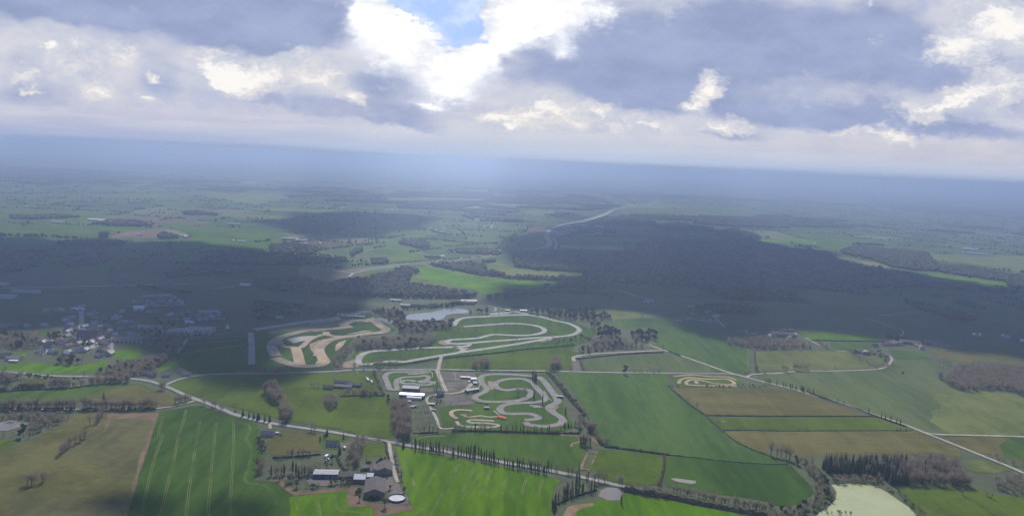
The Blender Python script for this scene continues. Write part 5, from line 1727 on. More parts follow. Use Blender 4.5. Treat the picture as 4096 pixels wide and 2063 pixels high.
far_fill('Q 700,760 860,700 1100,720 1500,760 1600,760 1700,900 2000,900 2330,960 2574,1000 2574,1150 2420,1130 2400,1075 2000,1020 1700,975 1480,965 1260,930 1000,840 750,800', 13, 11, False, .85, .1)
far_fill('Q 830,670 1160,690 1160,715 860,700', 12, 12, False)
far_row('Q 100,572 220,602 340,635', 8, 4, 3, True)
for a_ in ('N 640,760 800,740 960,720 1160,700', 'N 1140,650 1300,640 1420,620 1500,610', 'N 560,800 720,820 900,840', 'N 1180,740 1290,720', 'N 1540,780 1700,760 1860,740', 'N 1640,640 1850,660 2200,690 2420,690', 'N 1760,560 1900,600 2100,600',
           'N 800,940 1000,915 1130,905', 'N 1900,720 2300,700', 'N 0,680 140,660', 'N 440,650 700,670 950,690', 'N 2010,900 2180,880'):
    far_row(a_, 9, 9, 4.5)
mass = Mass()
bank = []
for s in range(10):
    r_ = np.random.RandomState(400 + s)
    vv = ico_v * (1 + .42 * (r_.rand(len(ico_v), 1) - .5)) + .16 * (r_.rand(len(ico_v), 3) - .5)
    bank.append(vv)
low_v = ico_v
# an icosahedron for the farthest
bm = bmesh.new()
bmesh.ops.create_icosphere(bm, subdivisions=1, radius=1)
bm.free()
t_ = (1 + 5 ** .5) / 2
IV = np.array([(-1, t_, 0), (1, t_, 0), (-1, -t_, 0), (1, -t_, 0), (0, -1, t_), (0, 1, t_), (0, -1, -t_), (0, 1, -t_), (t_, 0, -1), (t_, 0, 1), (-t_, 0, -1), (-t_, 0, 1)]) / math.sqrt(1 + t_ * t_)
IF = np.array([(0, 11, 5), (0, 5, 1), (0, 1, 7), (0, 7, 10), (0, 10, 11), (1, 5, 9), (5, 11, 4), (11, 10, 2), (10, 7, 6), (7, 1, 8), (3, 9, 4), (3, 4, 2), (3, 2, 6), (3, 6, 8), (3, 8, 9), (4, 9, 5), (2, 4, 11), (6, 2, 10), (8, 6, 7), (9, 8, 1)])
bankI = [IV * (1 + .6 * (np.random.RandomState(600 + s).rand(12, 1) - .5)) for s in range(12)]
print('far crowns', len(fp))
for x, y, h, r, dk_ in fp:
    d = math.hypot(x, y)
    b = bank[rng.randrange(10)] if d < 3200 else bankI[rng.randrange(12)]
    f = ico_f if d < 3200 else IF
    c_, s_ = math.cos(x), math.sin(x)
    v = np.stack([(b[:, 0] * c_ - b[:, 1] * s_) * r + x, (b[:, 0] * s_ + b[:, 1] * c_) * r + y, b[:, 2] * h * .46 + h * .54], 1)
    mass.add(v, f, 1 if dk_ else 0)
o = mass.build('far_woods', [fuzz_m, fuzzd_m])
tag(o, 'hazy woods and hedges of the far countryside', 'wood', kind='stuff')
# ------------------------------------------------------------------ buildings
slate_m = mat('slate_roof', lin((84, 84, 94)), var=.3, scale=.4, rough=.6, spec=.5)
tile_m = mat('brown_tile_roof', lin((128, 104, 92)), var=.3, scale=.4, rough=.9)
greyroof_m = mat('grey_sheet_roof', lin((112, 108, 106)), var=.2, scale=.3, rough=.55, spec=.5)
lightroof_m = mat('pale_sheet_roof', lin((150, 150, 150)), var=.2, scale=.5, rough=.65, spec=.3)
whiteroof_m = mat('white_roof', lin((212, 212, 208)), var=.16, scale=.6, rough=.6, spec=.3)
darkroof_m = mat('dark_fibre_roof', lin((92, 86, 84)), var=.35, scale=.5, rough=.8)
blueroof_m = mat('blue_grey_roof', lin((150, 166, 196)), var=.1, scale=.3, rough=.4, spec=.6)
wall_m = mat('cream_render', lin((182, 172, 154)), var=.12, scale=.3)
white_m = mat('white_render', lin((200, 194, 184)), var=.1, scale=.3)
stone_m = mat('grey_stone_wall', lin((140, 130, 118)), var=.25, scale=.6)
navy_m = mat('dark_blue_cladding', lin((62, 66, 104)), var=.15, scale=.4, rough=.6)
glass_m = bpy.data.materials.new('window_glass')
glass_m.use_nodes = True
gb = glass_m.node_tree.nodes['Principled BSDF']
gb.inputs['Base Color'].default_value = (.03, .035, .045, 1)
gb.inputs['Roughness'].default_value = .12
door_m = mat('dark_door', lin((84, 66, 54)), var=.1, scale=.5)
tank_m = mat('tank_cover', lin((142, 146, 154)), var=.25, scale=.3, rough=.55, spec=.4)
rim_m = mat('dark_concrete', lin((96, 94, 92)), var=.2, scale=.3)

def bx(x0, y0, z0, x1, y1, z1, b=0):
    vs = [(x0, y0, z0), (x1, y0, z0), (x1, y1, z0), (x0, y1, z0), (x0, y0, z1), (x1, y0, z1), (x1, y1, z1), (x0, y1, z1)]
    fs = [(3, 2, 1, 0), (4, 5, 6, 7), (0, 1, 5, 4), (1, 2, 6, 5), (2, 3, 7, 6), (3, 0, 4, 7)]
    return vs, [tuple(i + b for i in f) for f in fs]
def join(*parts):
    V, Fs = [], []
    for v, f in parts:
        b = len(V)
        V += v
        Fs += [tuple(i + b for i in q) for q in f]
    return V, Fs
def cyl(r0, r1, z0, z1, n=16, cx=0, cyy=0, cap=True):
    vs = []
    for z, r in ((z0, r0), (z1, r1)):
        for i in range(n):
            a = 2 * math.pi * i / n
            vs.append((cx + r * math.cos(a), cyy + r * math.sin(a), z))
    fs = [(i, (i + 1) % n, n + (i + 1) % n, n + i) for i in range(n)]
    if cap:
        fs.append(tuple(range(n, 2 * n)))
        fs.append(tuple(reversed(range(n))))
    return vs, fs

def gable_wall(w, d, h, rh):
    """walls with gable ends; ridge along x"""
    a, b = w / 2, d / 2
    vs = [(-a, -b, -.3), (a, -b, -.3), (a, b, -.3), (-a, b, -.3), (-a, -b, h), (a, -b, h), (a, b, h), (-a, b, h), (-a, 0, h + rh), (a, 0, h + rh)]
    fs = [(0, 1, 5, 4), (2, 3, 7, 6), (1, 2, 6, 9, 5), (3, 0, 4, 8, 7)]
    return vs, fs
def gable_roof(w, d, h, rh, ov=.5, th=.25):
    a, b = w / 2 + ov, d / 2 + ov
    e = h - ov * rh / (d / 2)
    vs = []
    for dz in (.03, th):
        vs += [(-a, -b, e + dz), (a, -b, e + dz), (a, 0, h + rh + dz), (-a, 0, h + rh + dz), (a, b, e + dz), (-a, b, e + dz)]
    fs = [(6, 7, 8, 9), (9, 8, 10, 11), (1, 0, 3, 2), (2, 3, 5, 4), (0, 1, 7, 6), (4, 5, 11, 10), (1, 2, 8, 7), (2, 4, 10, 8), (3, 0, 6, 9), (5, 3, 9, 11)]
    return vs, fs

HB = {}
def house(at, w, d, h, rh, rot, wm, rm, label, name='house', group=None, detail=2, cat='house', chimney=True):
    p = G(*pix(at)[0]) if isinstance(at, str) else at
    r = empty(name, (p.x, p.y, 0), R(rot))
    wv, wf = gable_wall(w, d, h, rh)
    mesh_obj('wall', wv, wf, wm, parent=r)
    rv_, rf = gable_roof(w, d, h, rh)
    ro = mesh_obj('roof', rv_, rf, rm, parent=r)
    if detail >= 1 and chimney:
        v, f = bx(w * .3, -.35, h + rh * .6, w * .3 + .7, .35, h + rh + .9)
        mesh_obj('chimney', v, f, stone_m, parent=ro)
    if detail >= 1:
        n = max(2, int(w / 4))
        for i in range(n):
            x = -w / 2 + w * (i + .5) / n
            if i == n // 2:
                v, f = bx(x - .55, -d / 2 - .05, 0, x + .55, -d / 2 + .1, 2.1)
                mesh_obj('door', v, f, door_m, parent=r)
            else:
                v, f = bx(x - .6, -d / 2 - .05, 1.0, x + .6, -d / 2 + .1, 2.2)
                mesh_obj('window', v, f, glass_m, parent=r)
    if detail >= 2:
        for s in (-1, 1):
            v, f = bx(s * w / 2 - .06, -.6, 1.1, s * w / 2 + .06, .6, 2.3)
            mesh_obj('window', v, f, glass_m, parent=r)
    return tag(r, label, cat, group)

def hall(at, w, d, h, rot, wm, rm, label, name='hall', rh=1.2, doors=2, lights=0, cat='building'):
    p = G(*pix(at)[0])
    r = empty(name, (p.x, p.y, 0), R(rot))
    v, f = gable_wall(w, d, h, rh)
    mesh_obj('wall', v, f, wm, parent=r)
    v, f = gable_roof(w, d, h, rh, .4)
    ro = mesh_obj('roof', v, f, rm, parent=r)
    for i in range(doors):
        x = -w / 2 + w * (i + .5) / doors
        v, f = bx(x - 1.6, -d / 2 - .06, 0, x + 1.6, -d / 2 + .1, min(h - .4, 3.4))
        mesh_obj('door', v, f, door_m, parent=r)
    for i in range(lights):
        x = -w / 2 + w * (i + .5) / lights
        y = -d / 4
        z = h + rh * .5 + .32
        sl_ = rh / (d / 2)
        v = [(x - .6, y - d * .17, z - d * .17 * sl_), (x + .6, y - d * .17, z - d * .17 * sl_), (x + .6, y + d * .17, z + d * .17 * sl_), (x - .6, y + d * .17, z + d * .17 * sl_)]
        v = v + [(a, b, c - .1) for a, b, c in v]
        f = [(0, 1, 2, 3), (0, 4, 5, 1), (1, 5, 6, 2), (2, 6, 7, 3), (3, 7, 4, 0)]
        mesh_obj('skylight', v, f, whiteroof_m, parent=ro)
    return tag(r, label, cat)

# --- the farm at the bottom
house('K 255,150', 14.5, 9, 3.0, 3.2, -2, white_m, slate_m, 'white bungalow with slate roof beside the rough paddock')
house('K 1175,290', 14, 9, 3.0, 3.6, -3, white_m, slate_m, 'slate-roofed house with white gables on the lawn')
hall('K 1092,728', 26.5, 12, 5.0, 4, navy_m, lightroof_m, 'long shed with pale metal roof and dark blue wall', name='shed', doors=0)
house('K 1576,790', 12, 12, 4.4, 3.2, 2, stone_m, whiteroof_m, 'farm building with gleaming white roof, wider of the two', detail=1)
house('K 1722,760', 6.2, 9, 4.2, 2.2, 2, stone_m, whiteroof_m, 'small farm building with white roof between the barns', detail=1, chimney=False)
hall('K 1300,752', 33, 7, 3.0, 4, stone_m, darkroof_m, 'long low dark shed behind the garden trees', name='shed', rh=1.5, doors=3)
hall('K 1470,745', 9, 12, 4.2, 2, stone_m, darkroof_m, 'dark roofed building joined to the white roofed one', name='shed', rh=2.4, doors=1)
hall('K 1785,935', 32, 21, 5.2, 98, stone_m, darkroof_m, 'big dark ribbed barn nearest the tan strip', name='barn', rh=4.2, doors=0)
hall('K 1925,650', 22, 17, 5.0, 98, stone_m, darkroof_m, 'dark barn beside the farm lane', name='barn', rh=3.4, doors=0)
hall('K 1770,660', 17, 9, 4.2, 105, stone_m, darkroof_m, 'narrow dark barn between two other barns', name='barn', rh=2.4, doors=0)
hall('K 1640,630', 8, 7, 3.4, 15, stone_m, greyroof_m, 'small grey gabled shed at the head of the barns', name='shed', rh=2.2, doors=1)
def silo(at, r_, h, label):
    p = G(*pix(at)[0])
    e = empty('silo', (p.x, p.y, 0))
    v, f = cyl(r_, r_, -.2, h, 14)
    mesh_obj('body', v, f, lightroof_m, parent=e)
    v, f = cyl(r_ + .08, .2, h, h + r_ * .7, 14)
    mesh_obj('cap', v, f, greyroof_m, parent=e)
    tag(e, label, 'silo')
silo('K 1978,705', 1.5, 6.5, 'pale upright silo by the lane-side barn')
silo('K 1745,795', 1.2, 4.5, 'pale silo at the back of the big barn')
silo('K 1810,790', 1.1, 4.0, 'shorter pale silo right of another one')
p = G(*pix('K 2100,1060')[0])
e = empty('slurry_tank', (p.x, p.y, 0))
v, f = cyl(9.0, 9.0, -.2, 2.6, 36, cap=False)
v2, f2 = cyl(8.6, 8.6, -.2, 2.6, 36, cap=False)
n_ = 36
V_, F_ = join((v, f), (v2, [tuple(reversed(q)) for q in f2]))
F_ += [(n_ + i, n_ + (i + 1) % n_, 3 * n_ + (i + 1) % n_, 3 * n_ + i) for i in range(n_)]
mesh_obj('rim', V_, F_, rim_m, parent=e)
v, f = cyl(8.5, 8.5, 1.2, 1.6, 36)
mesh_obj('cover', v, f, tank_m, parent=e)
tag(e, 'round farm tank with pale shiny cover and dark rim', 'tank')
water('pond', 'K 1995,985 2010,945 2080,925 2115,945 2105,985 2040,1000', water_mat('dark_pool', (.01, .014, .014), .2), .7)
def caravan(at, rot, label):
    p = G(*pix(at)[0])
    e = empty('caravan', (p.x, p.y, 0), R(rot))
    v, f = bx(-1.6, -3.2, .5, 1.6, 3.2, 2.7)
    bv_ = [(x * (.96 if z > 2 else 1), y * (.94 if z > 2 else 1), z) for x, y, z in v]
    mesh_obj('body', bv_, f, whiteroof_m, parent=e)
    v, f = bx(-1.63, -1.0, 1.4, 1.63, 1.2, 2.0)
    mesh_obj('window', v, f, glass_m, parent=e)
    for s in (-1, 1):
        v, f = bx(s * 1.3 - .12, -.4, 0, s * 1.3 + .12, .4, .62)
        mesh_obj('wheel', v, f, rim_m, parent=e)
    tag(e, label, 'caravan')
caravan('K 1095,455', -8, 'white caravan parked below the paddock hedge, upper one')
caravan('K 1103,515', -12, 'white caravan parked below another on the grass')
# vehicles
paint = {n: mat('paint_' + n, lin(c), var=.03, scale=.5, rough=.3, spec=.6) for n, c in (('white', (236, 236, 236)), ('grey', (120, 124, 130)), ('dark', (44, 48, 56)), ('red', (190, 44, 36)), ('blue', (60, 84, 140)))}
tyre_m = mat('tyre_rubber', (.02, .02, .02), var=.1, scale=.5)
CARM = {}
def car_mesh():
    x, y = .88, 2.15
    prof = [(-y, .35), (-y, .85), (-y + .3, .95), (-.9, 1.0), (y - .9, .95), (y - .1, .75), (y, .35)]
    vs = [(s * x, a, z) for s in (-1, 1) for a, z in prof]
    n = len(prof)
    fs = [tuple(range(n)), tuple(reversed(range(n, 2 * n)))] + [(i, n + i, n + (i + 1) % n, (i + 1) % n) for i in range(n)]
    cab = [(-1.75, .95), (-1.35, 1.45), (.2, 1.48), (.95, .95)]
    cv = [(s * (x - (.16 if z > 1.2 else .06)), a, z) for s in (-1, 1) for a, z in cab]
    m = len(cab)
    cf = [tuple(range(m)), tuple(reversed(range(m, 2 * m)))] + [(i, m + i, m + (i + 1) % m, (i + 1) % m) for i in range(m)]
    return (vs, fs), (cv, cf)
def van_mesh():
    x, y = .98, 2.7
    prof = [(-y, .35), (-y, 2.3), (1.2, 2.35), (2.0, 1.35), (y, 1.1), (y, .35)]
    vs = [(s * x, a, z) for s in (-1, 1) for a, z in prof]
    n = len(prof)
    fs = [tuple(range(n)), tuple(reversed(range(n, 2 * n)))] + [(i, n + i, n + (i + 1) % n, (i + 1) % n) for i in range(n)]
    cv, cf = bx(-x - .02, .7, 1.4, x + .02, 1.45, 2.0)
    return (vs, fs), (cv, cf)
def car(at, rot, pm, label, van=False, group=None):
    p = G(*pix(at)[0])
    key = (van, pm)
    if key not in CARM:
        (bv_, bf), (cv, cf) = van_mesh() if van else car_mesh()
        ms = []
        for nm, v, f, m in (('body', bv_, bf, paint[pm]), ('cabin', cv, cf, glass_m)):
            me = bpy.data.meshes.new(nm)
            me.from_pydata(v, [], f)
            me.materials.append(m)
            ms.append(me)
        v, f = cyl(.33, .33, -.12, .12, 10)
        me = bpy.data.meshes.new('wheel')
        me.from_pydata([(z, y, x + .33) for x, y, z in v], [], f)
        me.materials.append(tyre_m)
        CARM[key] = (ms, me)
    ms, wm_ = CARM[key]
    e = empty('van' if van else 'parked_car', (p.x, p.y, .62), R(rot))
    for me in ms:
        o = bpy.data.objects.new(me.name.split('.')[0], me)
        o.parent = e
        COL.objects.link(o)
    for sx in (-.8, .8):
        for sy in (-1.35, 1.35):
            o = bpy.data.objects.new('wheel', wm_)
            o.location = (sx, sy * (1.25 if van else 1), 0)
            o.parent = e
            COL.objects.link(o)
    tag(e, label, 'van' if van else 'car', group)
car('B 1112,920', 60, 'white', 'white van at the top of the farmhouse yard row', True)
car('B 1120,930', 60, 'white', 'white van second in the farmhouse yard row', True)
car('B 1125,940', 62, 'white', 'white van third in the farmhouse yard row', True)
car('B 1160,948', 20, 'white', 'white van of the right pair on the yard edge, upper', True)
car('B 1164,960', 20, 'white', 'white van of the right pair on the yard edge, lower', True)
car('B 1042,990', 80, 'white', 'white car at the right end of the farmhouse')
car('B 1020,992', 80, 'dark', 'dark car in front of the farmhouse wing')
car('B 1003,992', 85, 'dark', 'dark car second from the farmhouse wing corner')
car('B 950,995', 80, 'white', 'white car between the two farmhouse wings')
car('B 1016,858', 10, 'white', 'white car on the farmhouse drive by the lane')
car('B 1000,875', 10, 'grey', 'grey car lower on the farmhouse drive')
car('E 520,475', 88, 'white', 'white van beside the white bungalow', True)
car('E 560,488', 80, 'dark', 'dark car near the van of the white bungalow')
car('K 1350,335', 40, 'white', 'pale van in the gravel yard by the blossoming tree', True)
car('F 948,200', 10, 'white', 'white van standing on the kart paddock', True)
car('C 922,522', 78, 'white', 'white car driving the straight of the road circuit')
car('C 1290,494', 75, 'white', 'white car leaving the bend of the road circuit')
car('C 800,262', 75, 'white', 'white car in the road circuit paddock')
car('C 940,244', 70, 'dark', 'dark car on the road circuit forecourt')
car('B 175,608', 5, 'white', 'white van parked beside the rallycross track', True)
car('B 165,660', 5, 'white', 'white van lower beside the rallycross track', True)
car('B 580,692', 40, 'white', 'white van alone on the rallycross infield grass', True)
car('K 1960,760', 30, 'dark', 'dark tractor-sized car under the silo')
# --- farmhouse with vans, kart buildings
hall('B 878,1010', 26, 8, 3.6, -3, white_m, greyroof_m, 'white stable wing of the farmhouse with the vans', name='farmhouse', rh=2.4, doors=6)
hall('B 990,992', 20, 9, 3.6, -3, stone_m, slate_m, 'slate wing of the farmhouse with the vans', name='farmhouse', rh=3.0, doors=3)
hall('B 860,968', 22, 7, 3.4, -3, stone_m, slate_m, 'long rear wing of the farmhouse with the vans', name='farmhouse', rh=2.6, doors=0)
house('B 727,1018', 14, 9, 3.2, 3.0, -3, stone_m, darkroof_m, 'dark house left of the farmhouse with the vans', detail=1)
hall('B 1560,1040', 25, 15, 6.5, -2, slate_m, slate_m, 'dark kart hall with slate blue roof', rh=1.6, doors=3)
hall('B 1570,1100', 36, 12, 5.0, -2, navy_m, blueroof_m, 'wide kart hall with pale blue roof in front of the dark one', rh=1.4, doors=2)
hall('B 1592,1122', 21, 6, 3.4, -3, white_m, whiteroof_m, 'long white tent building below the kart halls', name='marquee', rh=1.0, doors=0)
hall('F 345,400', 5, 4, 2.6, -10, white_m, whiteroof_m, 'small white cabin at the orchard corner', name='cabin', rh=.7, doors=1)
hall('F 660,338', 9, 8, 4.5, 20, stone_m, slate_m, 'small dark steep-roofed house at the kart drive junction', name='house', rh=3.2, doors=1, cat='house')
hall('F 975,292', 22, 7, 4.0, 35, stone_m, greyroof_m, 'slanting grey pit building beside the kart paddock', name='pit_building', rh=1.0, doors=4)
hall('F 990,190', 9, 9, 5.5, 10, white_m, whiteroof_m, 'white block at the kart start with glass front', name='race_office', rh=.8, doors=2)
hall('F 1005,215', 6, 10, 3.0, 15, stone_m, lightroof_m, 'pale low annexe below the white race office', name='annexe', rh=.6, doors=1)
hall('F 910,160', 16, 7, 3.2, -2, stone_m, greyroof_m, 'grey open shed at the top of the kart paddock', name='shed', rh=.8, doors=0)
hall('F 1122,466', 7, 5, 3.0, 0, slate_m, slate_m, 'small dark shed by the dirt track', name='shed', rh=.8, doors=1)
hall('F 1860,352', 9, 4, 3.0, -5, stone_m, greyroof_m, 'grey marshal cabin beside the thick slanting hedge', name='cabin', rh=.6, doors=1)
hall('F 568,428', 9, 5, 2.8, 0, stone_m, greyroof_m, 'grey hut under the trees on the orchard path', name='hut', rh=.8, doors=1)
hall('F 375,452', 5, 3, 2.4, -8, white_m, whiteroof_m, 'tiny white hut at the top of the orchard', name='hut', rh=.5, doors=1)
hall('F 405,446', 5, 3, 2.4, -8, white_m, lightroof_m, 'tiny pale hut right of the white orchard hut', name='hut', rh=.5, doors=1)
hall('F 588,486', 6, 3, 2.4, 0, stone_m, lightroof_m, 'pale lean-to on the slope of the orchard path', name='hut', rh=.5, doors=1)
# start lights podium with red canopy on the dirt track
p = G(*pix('F 1275,560')[0])
e = empty('starting_podium', (p.x, p.y, .5), R(-35))
red_m = mat('red_canopy', lin((216, 84, 72)), var=.15, scale=.6)
v, f = bx(-7, -2.2, 1.9, 7, 2.2, 2.2)
mesh_obj('canopy', v, f, red_m, parent=e)
for sx in (-6.6, 6.6):
    for sy in (-2, 2):
        v, f = bx(sx - .12, sy - .12, -.4, sx + .12, sy + .12, 1.9)
        mesh_obj('post', v, f, white_m, parent=e)
v, f = bx(-6.5, -1.8, -.3, 6.5, 1.8, .3)
mesh_obj('platform', v, f, white_m, parent=e)
tag(e, 'red canopied driver podium at the edge of the dirt track', 'podium')
# tyre barriers and white blocks along the kart circuits
def barrier(s, label, w=.9, h=.8, step=2.2, m=None):
    c = catmull(gp(s), step)
    parts = []
    for a, b in zip(c, c[1:]):
        d = (b - a).normalized() * (step * .36)
        n_ = Vector((-d.y, d.x, 0)).normalized() * w / 2
        m_ = (a + b) / 2
        v = [m_ - d - n_, m_ + d - n_, m_ + d + n_, m_ - d + n_]
        v = [(q.x, q.y, .35) for q in v] + [(q.x, q.y, .5 + h) for q in v]
        parts.append((v, [(3, 2, 1, 0), (4, 5, 6, 7), (0, 1, 5, 4), (1, 2, 6, 5), (2, 3, 7, 6), (3, 0, 4, 7)]))
    # a low carrying rail joins the stacks into one run
    rv2, rf2 = ribbon(c, w * .3, .45 + h * .5, step)
    parts.append((rv2, rf2))
    v, f = join(*parts)
    tag(mesh_obj('tyre_barrier', v, f, m or white_m), label, 'barrier', 'tyre barriers of the kart track')
barrier('F 1045,200 1055,225 1035,260 950,315', 'white tyre barrier behind the slanting pit building')
barrier('F 1700,290 1735,345 1770,385', 'white tyre barrier between the two kart straights')
barrier('F 1150,195 1165,225 1178,262', 'white tyre barrier on the small gravel island')
barrier('F 1195,490 1240,528', 'pale barrier leading down to the red podium', w=1.6)
barrier('F 1010,405 1070,410 1140,425', 'pale barrier along the bottom of the first kart bend', m=tyre_m)
barrier('F 545,85 572,105 575,145', 'white barrier at the top right of the small kart track')
barrier('F 605,190 600,220', 'short white barrier right of the small kart track')
barrier('F 255,170 262,205', 'short white barrier inside the small kart track')
barrier('F 700,290 650,180 640,110', 'dark kerb barrier along the kart access drive', m=tyre_m, w=.6, h=.5)
barrier('F 270,215 400,212', 'white barrier in front of the dark kart hall', w=1.5)
barrier('B 1160,300 1250,360 1350,425', 'long spectator barrier along the rallycross far leg', w=2.5, h=1.0, m=greyroof_m)
# rallycross grandstand and race control
hall('B 905,305', 30, 8, 5, 12, stone_m, slate_m, 'dark race control building on the rallycross main straight', name='race_control', rh=.8, doors=3)
hall('B 1035,305', 26, 8, 4, -5, stone_m, slate_m, 'dark pit block at the end of the rallycross straight', name='pit_building', rh=.8, doors=3)
hall('B 870,275', 22, 6, 3, 10, white_m, lightroof_m, 'pale hospitality sheds above the rallycross straight', name='shed', rh=.8, doors=2)
p = G(*pix('B 1275,345')[0])
e = empty('grandstand', (p.x, p.y, 0), R(-42))
for i in range(5):
    v, f = bx(-26, i * 2.2, -.2, 26, i * 2.2 + 2.1, .8 + i * .8)
    mesh_obj('tier', v, f, greyroof_m if i % 2 else lightroof_m, parent=e)
tag(e, 'pale stepped grandstand behind the rallycross far leg', 'grandstand')
# park and hotel buildings by the lake
hall('B 1500,190', 24, 10, 4, -3, stone_m, greyroof_m, 'grey roofed lodge left of the lake', name='lodge', rh=2.5, doors=2)
hall('B 1405,138', 26, 10, 4, -3, white_m, lightroof_m, 'pale roofed hall among the woods left of the lake', name='lodge', rh=2, doors=2)
car('B 1412,160', 40, 'white', 'white van in the woods car park left of the lake', True)
hall('B 1680,185', 90, 16, 5, 4, darkroof_m, darkroof_m, 'very long dark shed behind the lake', name='long_shed', rh=3, doors=0)
hall('B 2080,165', 60, 14, 5, 6, darkroof_m, darkroof_m, 'long dark shed right of another behind the lake', name='long_shed', rh=3, doors=0)
hall('B 2140,150', 40, 12, 5, 6, stone_m, greyroof_m, 'grey shed behind the long dark ones', name='long_shed', rh=2, doors=0)
hall('C 990,245', 16, 9, 4.5, 0, white_m, whiteroof_m, 'white circuit clubhouse by the entrance', name='clubhouse', rh=1, doors=2)
hall('C 830,238', 12, 7, 3.5, 5, stone_m, greyroof_m, 'grey garage in the circuit paddock', name='garage', rh=1, doors=2)
hall('C 2245,150', 26, 9, 4, -3, white_m, lightroof_m, 'pale farm shed alone in the big cloud shadow', name='shed', rh=2, doors=2)
hall('C 1545,715', 10, 5, 3, 10, stone_m, slate_m, 'small hut at the corner of the testing strip', name='hut', rh=.8, doors=1)
hall('C 2560,335', 12, 7, 3.5, 0, white_m, lightroof_m, 'pale hut at the shadow edge near the emerald field', name='hut', rh=1.4, doors=1)
# --- hamlets: positions read from the photograph, each house told apart by counting
def hamlet(s, where, sizes=(11, 15), roofs=None, name='house', detail=0, hv=(3.0, 4.2)):
    q = sorted(pix(s), key=lambda a: a[0])
    roofs = roofs or [(slate_m, 'slate-grey'), (tile_m, 'brown'), (greyroof_m, 'grey'), (lightroof_m, 'pale')]
    cnt = {}
    tmp = []
    for x, y in q:
        rm, rn = rng.choice(roofs)
        cnt[rn] = cnt.get(rn, 0) + 1
        tmp.append((x, y, rm, rn, cnt[rn]))
    for x, y, rm, rn, c in tmp:
        lb = ('%s-roofed house %s' % (rn, where)) if cnt[rn] == 1 else ('%s %s-roofed house from the left %s' % (ORD[min(c - 1, 19)], rn, where))
        w = rng.uniform(*sizes)
        house(G(x, y), w, rng.uniform(7.5, 9.5), rng.uniform(*hv), rng.uniform(2.6, 3.8), rng.choice((-25, -10, 0, 8, 15, 80, 95, 70)), rng.choice((white_m, wall_m, wall_m)), rm, lb, name, None, detail)
pale = [(lightroof_m, 'pale'), (greyroof_m, 'grey'), (slate_m, 'slate-grey'), (greyroof_m, 'grey'), (tile_m, 'brown'), (slate_m, 'slate-grey'), (lightroof_m, 'pale')]
hamlet('L 560,490 600,490 640,470 560,430 600,400 575,370 530,340 600,300 500,545 545,540', 'in the village street left of the sunlit lane', roofs=pale)
hamlet('L 840,265 890,242 915,300 905,372 940,365 880,420 915,455 960,420 1060,405 740,470 770,420', 'in the village right of the sunlit lane', roofs=pale)
hamlet('L 1160,312 1010,310 1240,228 1195,290 1350,350 1380,370 1225,365 1235,430 1300,365 1380,405 1090,480', 'in the shaded village part above the grey car park', roofs=pale)
hamlet('L 690,570 740,585 800,530 850,625 690,640 660,590 630,605 780,575 600,610 560,668 480,640 440,600', 'around the village square')
hamlet('L 1000,640 970,585 1010,545 1050,540 1040,645 985,718 1040,722 950,795 1090,745 1100,770', 'at the lower right of the village')
hamlet('L 165,600 240,620 350,620 400,615 200,745 360,750 540,750 560,770 700,735 730,732 780,725 300,690', 'at the lower edge of the village')
hamlet('L 1180,525 1215,520 1270,530 1330,522 1390,525 1430,515', 'in the upper line of the sunlit terraces', roofs=[(tile_m, 'brown'), (lightroof_m, 'pale')], sizes=(9, 12))
for i, (a, w) in enumerate((('L 1320,556 ', 42), ('L 1325,578', 48), ('L 1290,605', 58), ('L 1450,568', 34))):
    hall(a, w, 8, 3.4, 3, white_m, greyroof_m if i % 2 else tile_m, ORD[i] + ' terrace block of the sunlit village terraces', name='terrace', rh=1.8, doors=8)
hall('L 820,575', 34, 20, 9, 8, stone_m, darkroof_m, 'large dark roofed church hall in the village', name='church', rh=9, doors=1)
hall('L 850,628', 13, 9, 4, 8, white_m, whiteroof_m, 'white roofed shop on the village square', name='shop', rh=1.4, doors=2)
hall('L 1610,432', 40, 14, 5, 4, white_m, lightroof_m, 'wide pale hall at the right end of the village', name='hall', rh=1.8, doors=3)
hamlet('L 280,200 350,195 412,198 480,205 735,152', 'on the lane above the village', roofs=pale)
hall('L 688,192', 26, 9, 3.6, 0, white_m, whiteroof_m, 'long white roofed barn at the top of the sunlit lane', name='barn', rh=1.6, doors=2)
hamlet('L 1430,100 1490,82 1600,105 1640,112 1550,152 1690,137 1770,62 1740,78 1810,102', 'in the upper hamlet, left half', roofs=pale)
hamlet('L 1800,142 1850,142 1910,142 1960,135 2020,132 1975,95 2000,88 1910,42 1880,98 1660,217 1610,217', 'in the upper hamlet, right half', roofs=pale)
hall('L 1465,195', 20, 14, 6, 30, white_m, whiteroof_m, 'bright white gabled hall below the upper hamlet', name='hall', rh=4, doors=1)
hall('L 1700,20', 60, 12, 4, 28, wall_m, lightroof_m, 'long slanting pale shed above the upper hamlet', name='shed', rh=1.6, doors=0)
hamlet('L 2050,252 2090,242 2130,252 1870,262 1865,312 2240,272 2290,232 2380,237 2450,232', 'on the estate right of the upper hamlet, back row', roofs=pale)
hamlet('L 2480,257 2440,267 2340,277 2290,302 2340,312 2390,302 2420,302 2500,307 2540,308 2180,322 2230,327 2085,332', 'on the estate above the warehouse, front row', roofs=pale)
hall('L 2120,366', 16, 8, 4, 0, white_m, whiteroof_m, 'white roofed hut above the warehouse', name='hut', rh=1.4, doors=1)
hall('A 1830,840', 48, 34, 7, 4, wall_m, greyroof_m, 'grey warehouse with lines of white skylights, nearer half', name='warehouse', rh=1.6, doors=4, lights=8)
hall('A 2010,825', 50, 36, 7, 4, wall_m, greyroof_m, 'grey warehouse with skylights, half by the white tent', name='warehouse', rh=1.6, doors=4, lights=8)
p = G(*pix('A 2288,785')[0])
v = [(-3, -5, 0), (3, -5, 0), (3, 5, 0), (-3, 5, 0), (0, -2, 9)]
